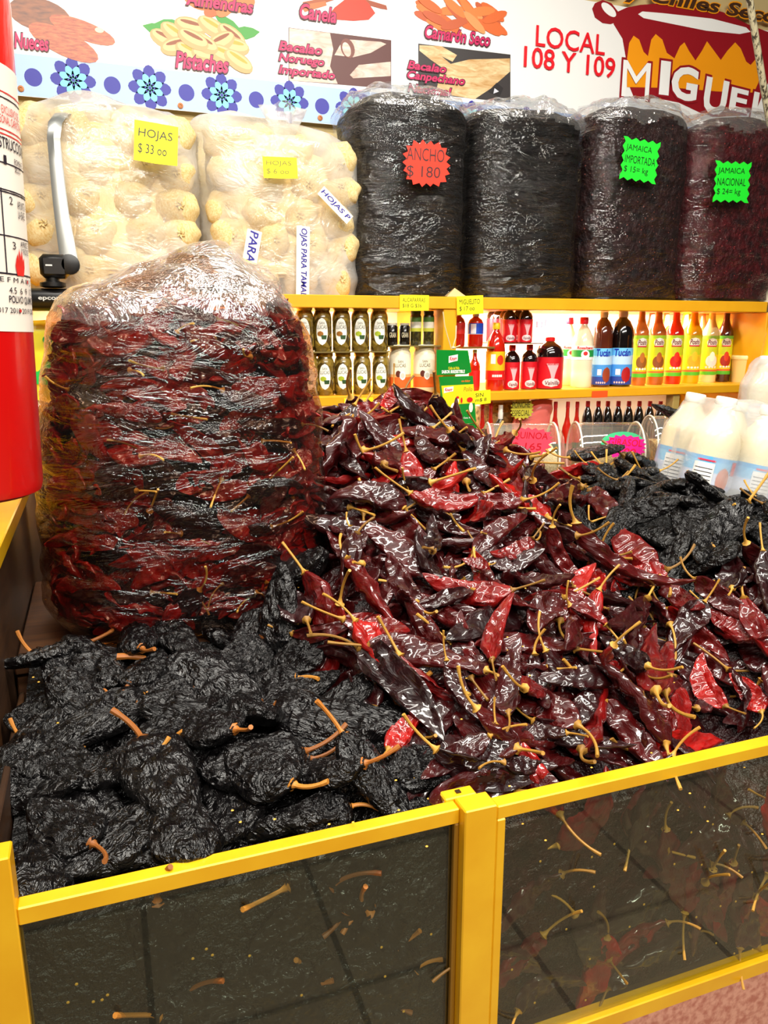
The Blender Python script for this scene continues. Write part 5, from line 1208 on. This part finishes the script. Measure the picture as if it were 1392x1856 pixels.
sign(1134, 810, 82, 46, 1.77, [('GIRASOL', .95), ('$ 100', .8)], (236, 20, 150), 'magenta price star with red writing on a clear bin', 'burst', -4, (250, 20, 20), yaw=-.3)
p = at(1128, 802, 1.785); s = sc_at(1130, 1.8)
tag(obj('green_tag', MB().ell(0, 0, 40 * s, 20 * s, flat(80, 220, 150), 0, 0, 28, .0006), smooth=False, M4=Matrix.Translation(p) @ Matrix.Rotation(-.3, 4, 'Z') @ WALLROT), 'mint green oval tag behind the magenta price star', 'tag')

# ------------------------------------------------------------------ white bottle packs at the right
def pack(px, py, Y, tilt, label, blabel, cols, rows, W, H, base_drop=0, yaw=-.15):
    p = at(px, py, Y); m0 = Matrix.Translation(p) @ Matrix.Rotation(yaw, 4, 'Z') @ Matrix.Rotation(tilt, 4, 'Y') 
    T = thing('shrink_wrapped_pack', label, 'bottle pack', M4=m0); r = W / 2
    def bump_(x):
        return 0
    hw = cols * W / 2 + .004; hd = rows * W / 2 + .004
    V = []; ns = 72; nr = 34
    for j in range(nr + 1):
        t_ = j / nr
        for i in range(ns):
            th = 2 * math.pi * i / ns; c, s_ = math.cos(th), math.sin(th); q = 1 / (abs(c) ** 5 + abs(s_) ** 5) ** .2
            k = 1 if t_ < .62 else 1 - .16 * smooth01(.62, .86, t_)
            if t_ > .86: k *= math.sqrt(max(.004, 1 - ((t_ - .86) / .1405) ** 2))
            x = hw * q * c * k; y = hd * q * s_ * k; z = H * 1.01 * t_
            lx = (x + hw) / W - .5; g = .5 - .5 * math.cos(2 * math.pi * lx)
            if t_ > .5: z -= .018 * (g) * smooth01(.55, 1, t_)
            yy = y + (.016 * g if y < 0 else -.016 * g) * smooth01(.1, .3, t_)
            d = .004 * noise.noise(Vector((x * 14, y * 14, z * 14)))
            V.append((x + c * d, yy + s_ * d, z))
    Fs = [(j * ns + i, j * ns + (i + 1) % ns, (j + 1) * ns + (i + 1) % ns, (j + 1) * ns + i) for j in range(nr) for i in range(ns)] + [tuple(range(ns))[::-1], tuple(nr * ns + i for i in range(ns))]
    obj('shrink_film', MB().add(V, Fs, M['shrink']), T)
    cream = flat(240, 226, 188, rough=.3)
    for ir in range(rows):
        for ic in range(cols):
            m4 = m0 @ Matrix.Translation(((ic - (cols - 1) / 2) * W, (ir - (rows - 1) / 2) * W, .001)) @ Matrix.Rotation(.5 * ic - .3, 4, 'Z')
            B = thing('coconut_drink_bottle', blabel % (ORD[ic], 'front' if ir == 0 else 'back'), 'bottle', M4=m4, group='white bottles in shrink film')
            r9 = r * .93
            obj('bottle_body', lambda: MB().lathe([(r9 * .9, 0), (r9, .006), (r9, H * .50), (r9 * .97, H * .58), (r9 * .8, H * .70), (r9 * .5, H * .80), (r9 * .36, H * .86), (r9 * .34, H * .90)], cream, 24), B, key=('pb', W, H))
            obj('cap', lambda: MB().lathe([(r9 * .40, H * .885), (r9 * .42, H * .89), (r9 * .42, H * .96), (r9 * .38, H * .97)], flat(240, 238, 230), 16), B, key=('pc', W, H))
            lb = obj('label', lambda: band(r9, H, [(.06, flat(176, 190, 232)), (.20, flat(206, 216, 240)), (.30, flat(120, 196, 240)), (.40, flat(90, 176, 232)), (.44, None)]), B, key=('pl', W, H))
            def art():
                b = MB(); patch(b, r9, -r9 * .9, -r9 * .1, RECT, H * .10, H * .38, flat(244, 242, 236), .0014)
                for q in range(7): patch(b, r9, -r9 * .84, -r9 * .16, RECT, H * (.13 + .033 * q), H * (.136 + .033 * q), flat(60, 60, 70), .0022, 6, 1)
                patch(b, r9, r9 * .05, r9 * .6, OVAL, H * .14, H * .36, flat(206, 96, 40), .0014); patch(b, r9, r9 * .65, r9 * .95, RECT, H * .30, H * .42, flat(226, 40, 36), .0014)
                patch(b, r9, -r9 * .8, -r9 * .1, RECT, H * .395, H * .41, flat(226, 60, 90), .0016, 6, 1); return b
            obj('label_print', art, lb, False, key=('pa', W, H))
pack(1318, 915, 1.50, .19, 'shrink wrapped pack of white bottles leaning beside the rear black heap', 'white bottle with blue label, %s in the %s row of the leaning pack', 3, 2, .125, .265)
p2 = at(1385, 830, 1.86)
struct('rear_step', MB().box((1.0, 1.38, .592), (2.2, 1.70, 1.04), M['darkwood'], .003), 'dark step under the leaning bottle pack')
pack(1400, 800, 1.80, .05, 'second shrink wrapped pack half out of the frame at right', 'white bottle, %s in the %s row of the second pack', 2, 1, .12, .26)
p = at(1402, 690, 1.82)
T = thing('yellow_pouch', 'yellow pouch with red print at the right frame edge above the pack', 'pouch', (p.x, 1.83, p.z), -R(10))
obj('pouch_body', shell(.05, .025, .17, prof_sack, 20, 30, 3.2, .003, 9, 9, 4, (.03, 0), 0, flat(246, 184, 16, rough=.3), 1), T)
obj('printed_mark', MB().ell(0, 0, .014, .03, flat(206, 30, 16), .3, 0), T, False, M4=Matrix.Translation((-.012, -.029, .06)) @ WALLROT)

# ------------------------------------------------------------------ odds and ends
# slanted pole, cloth bag and beige sack at the right end
a = at(1352, -40, 2.18); c = at(1412, 330, 2.30); b = MB().tube([a, a.lerp(c, .5), c], .011, M['pole'], 12); tag(obj('weathered_pole', b), 'weathered beige pole slanting across the right end of the banner', 'pole')
p = at(1388, 552, 2.30); tag(obj('cloth_bag', shell(.05, .06, .115, lambda t: max(.1, (1 - .6 * t) * (1 if t < .8 else math.sqrt(max(0, 1 - ((t - .8) / .21) ** 2)))), 26, 40, 2.2, .008, 20, 14, 8, (.02, 0), 0, flat(226, 214, 184, rough=.8), 1), loc=(p.x + .02, 2.28, Z_UP)), 'crumpled white cloth bag at the right end of the upper shelf', 'bag')
p = at(1410, 552, 2.46); tag(obj('beige_sack', shell(.055, .07, .56, prof_sack, 40, 44, 2.4, .008, 10, 10, 18, (0, 0), 0, flat(206, 176, 104, rough=.5), 1), loc=(p.x, 2.46, Z_UP)), 'beige sack behind the red hibiscus sack at the right frame edge', 'bag')
p = at(822, 534, 2.24); b = MB().add([(-.035, 0, .0), (.032, 0, .0), (.02, .05, .004), (-.02, .05, .004), (-.004, .012, .026), (.006, .03, .02), (-.034, .001, -.0008), (.031, .001, -.0008)], [(0, 4, 3), (0, 1, 4), (1, 5, 4), (1, 2, 5), (4, 5, 3), (5, 2, 3), (0, 3, 2, 1)], flat(206, 176, 120)); tag(obj('crumpled_paper', b, loc=(p.x, 2.212, Z_UP + .001), smooth=False), 'crumpled tan paper between two black sacks on the shelf edge', 'paper')
# grey strap and black camera over the husk bag
q = [(128, 204, 2.30), (112, 206, 2.24), (100, 222, 2.205), (97, 250, 2.20), (101, 290, 2.198), (106, 340, 2.195), (112, 390, 2.19), (120, 440, 2.185), (128, 490, 2.18)]
P = [at(x, y, Y) for x, y, Y in q]; b = MB(); V = []; wv2 = [.016, .016, .016, .015, .0155, .0165, .0175, .02, .022]
for p_, w_ in zip(P, wv2): V += [(p_.x - w_, p_.y, p_.z), (p_.x, p_.y - .006, p_.z), (p_.x + w_, p_.y, p_.z), (p_.x + w_, p_.y + .003, p_.z), (p_.x, p_.y - .003, p_.z), (p_.x - w_, p_.y + .003, p_.z)]
Fs = [(j * 6 + i, j * 6 + (i + 1) % 6, (j + 1) * 6 + (i + 1) % 6, (j + 1) * 6 + i) for j in range(len(P) - 1) for i in range(6)] + [(5, 4, 3, 2, 1, 0), tuple(6 * (len(P) - 1) + i for i in range(6))]
tag(obj('grey_strap', b.add(V, [f[::-1] for f in Fs], M['strap'])), 'shiny grey strap running down over the left corn husk bag', 'strap')
p = at(100, 560, 2.12); s = sc_at(100, 2.12); BLK = flat(18, 17, 17, rough=.35)
T = thing('security_camera', 'black bullet security camera behind the big chili bag', 'camera', (p.x, 2.13, p.z))
X90 = Matrix.Rotation(math.pi / 2, 4, 'Y')
obj('camera_barrel', MB().lathe([(.024, -.06), (.027, -.055), (.027, .06), (.022, .065)], BLK, 24, M4=Matrix.Translation((0, 0, .022 )) @ X90), T)
obj('swivel_joint', MB().lathe([(.02, .05), (.03, .053), (.03, .062), (.016, .066), (.016, .075)], BLK, 20), T)
obj('upper_housing', MB().box((-.026, -.024, .072), (.04, .024, .128), BLK, .010), T)
obj('hinge_disc', MB().lathe([(.02, -.012), (.024, -.01), (.024, .012), (.018, .014)], BLK, 20, M4=Matrix.Translation((.042, -.01, .105)) @ Matrix.Rotation(math.pi / 2, 4, 'X')), T)
obj('maker_lettering', text_mb(MB(), 'epcom', -.035, .016, .02, .026, flat(206, 206, 200), 0, .02, map=lambda x, y, z: (x, -.0272, y + .002)), T, False)
obj('status_mark', MB().box((-.012, -.0246, .100), (.003, -.0238, .1035), flat(220, 220, 214)), T, False)
obj('mount_foot', MB().box((-.02, .02, .08), (.03, .072, .11), BLK, .003), T, False)
# pouches at the far left on the shelf, seen between extinguisher and bag
p = at(78, 680, 2.24); T = thing('snack_pouch', 'yellow and green pouch standing between extinguisher and big bag', 'pouch', (p.x, 2.26, Z_LO)); s = sc_at(78, 2.24)
obj('pouch_body', shell(.05, .03, .215, prof_sack, 24, 34, 3, .004, 9, 9, 51, (0, 0), 0, flat(246, 232, 60, rough=.25), 1), T)
fb_ = Matrix.Translation((0, -.034, .0)) @ WALLROT
b = MB().poly([(-.035, .055), (.048, .045), (.046, .16), (.03, .15), (.024, .12), (-.01, .085), (-.03, .085)], flat(10, 206, 80), 0); b.ell(.02, .165, .012, .012, flat(10, 160, 50), 0, .0004); b.poly([(-.045, .09), (-.015, .095), (-.015, .14), (-.045, .14)], flat(250, 196, 20), .0008); obj('printed_picture', b, T, False, M4=fb_)
p = at(70, 700, 1.95); tag(obj('clear_snack_bag', shell(.06, .05, .30, prof_sack, 26, 36, 2.6, .010, 14, 14, 61, (0, 0), 0, M['bagfilm'], 1.4), loc=(p.x, 2.02, 1.03)), 'clear bag of reddish snacks low between extinguisher and big bag', 'bag')
tag(obj('reddish_snacks', shell(.06, .05, .27, prof_sack, 26, 36, 2.6, .012, 26, 26, 63, (0, 0), .012, speck('red_snacks', 60, [(0, srgb(150, 30, 16)), (1, srgb(206, 110, 60))], .5), 1), loc=(p.x, 2.02, 1.03)), 'reddish snacks inside the small clear bag', 'snacks', kind='stuff')
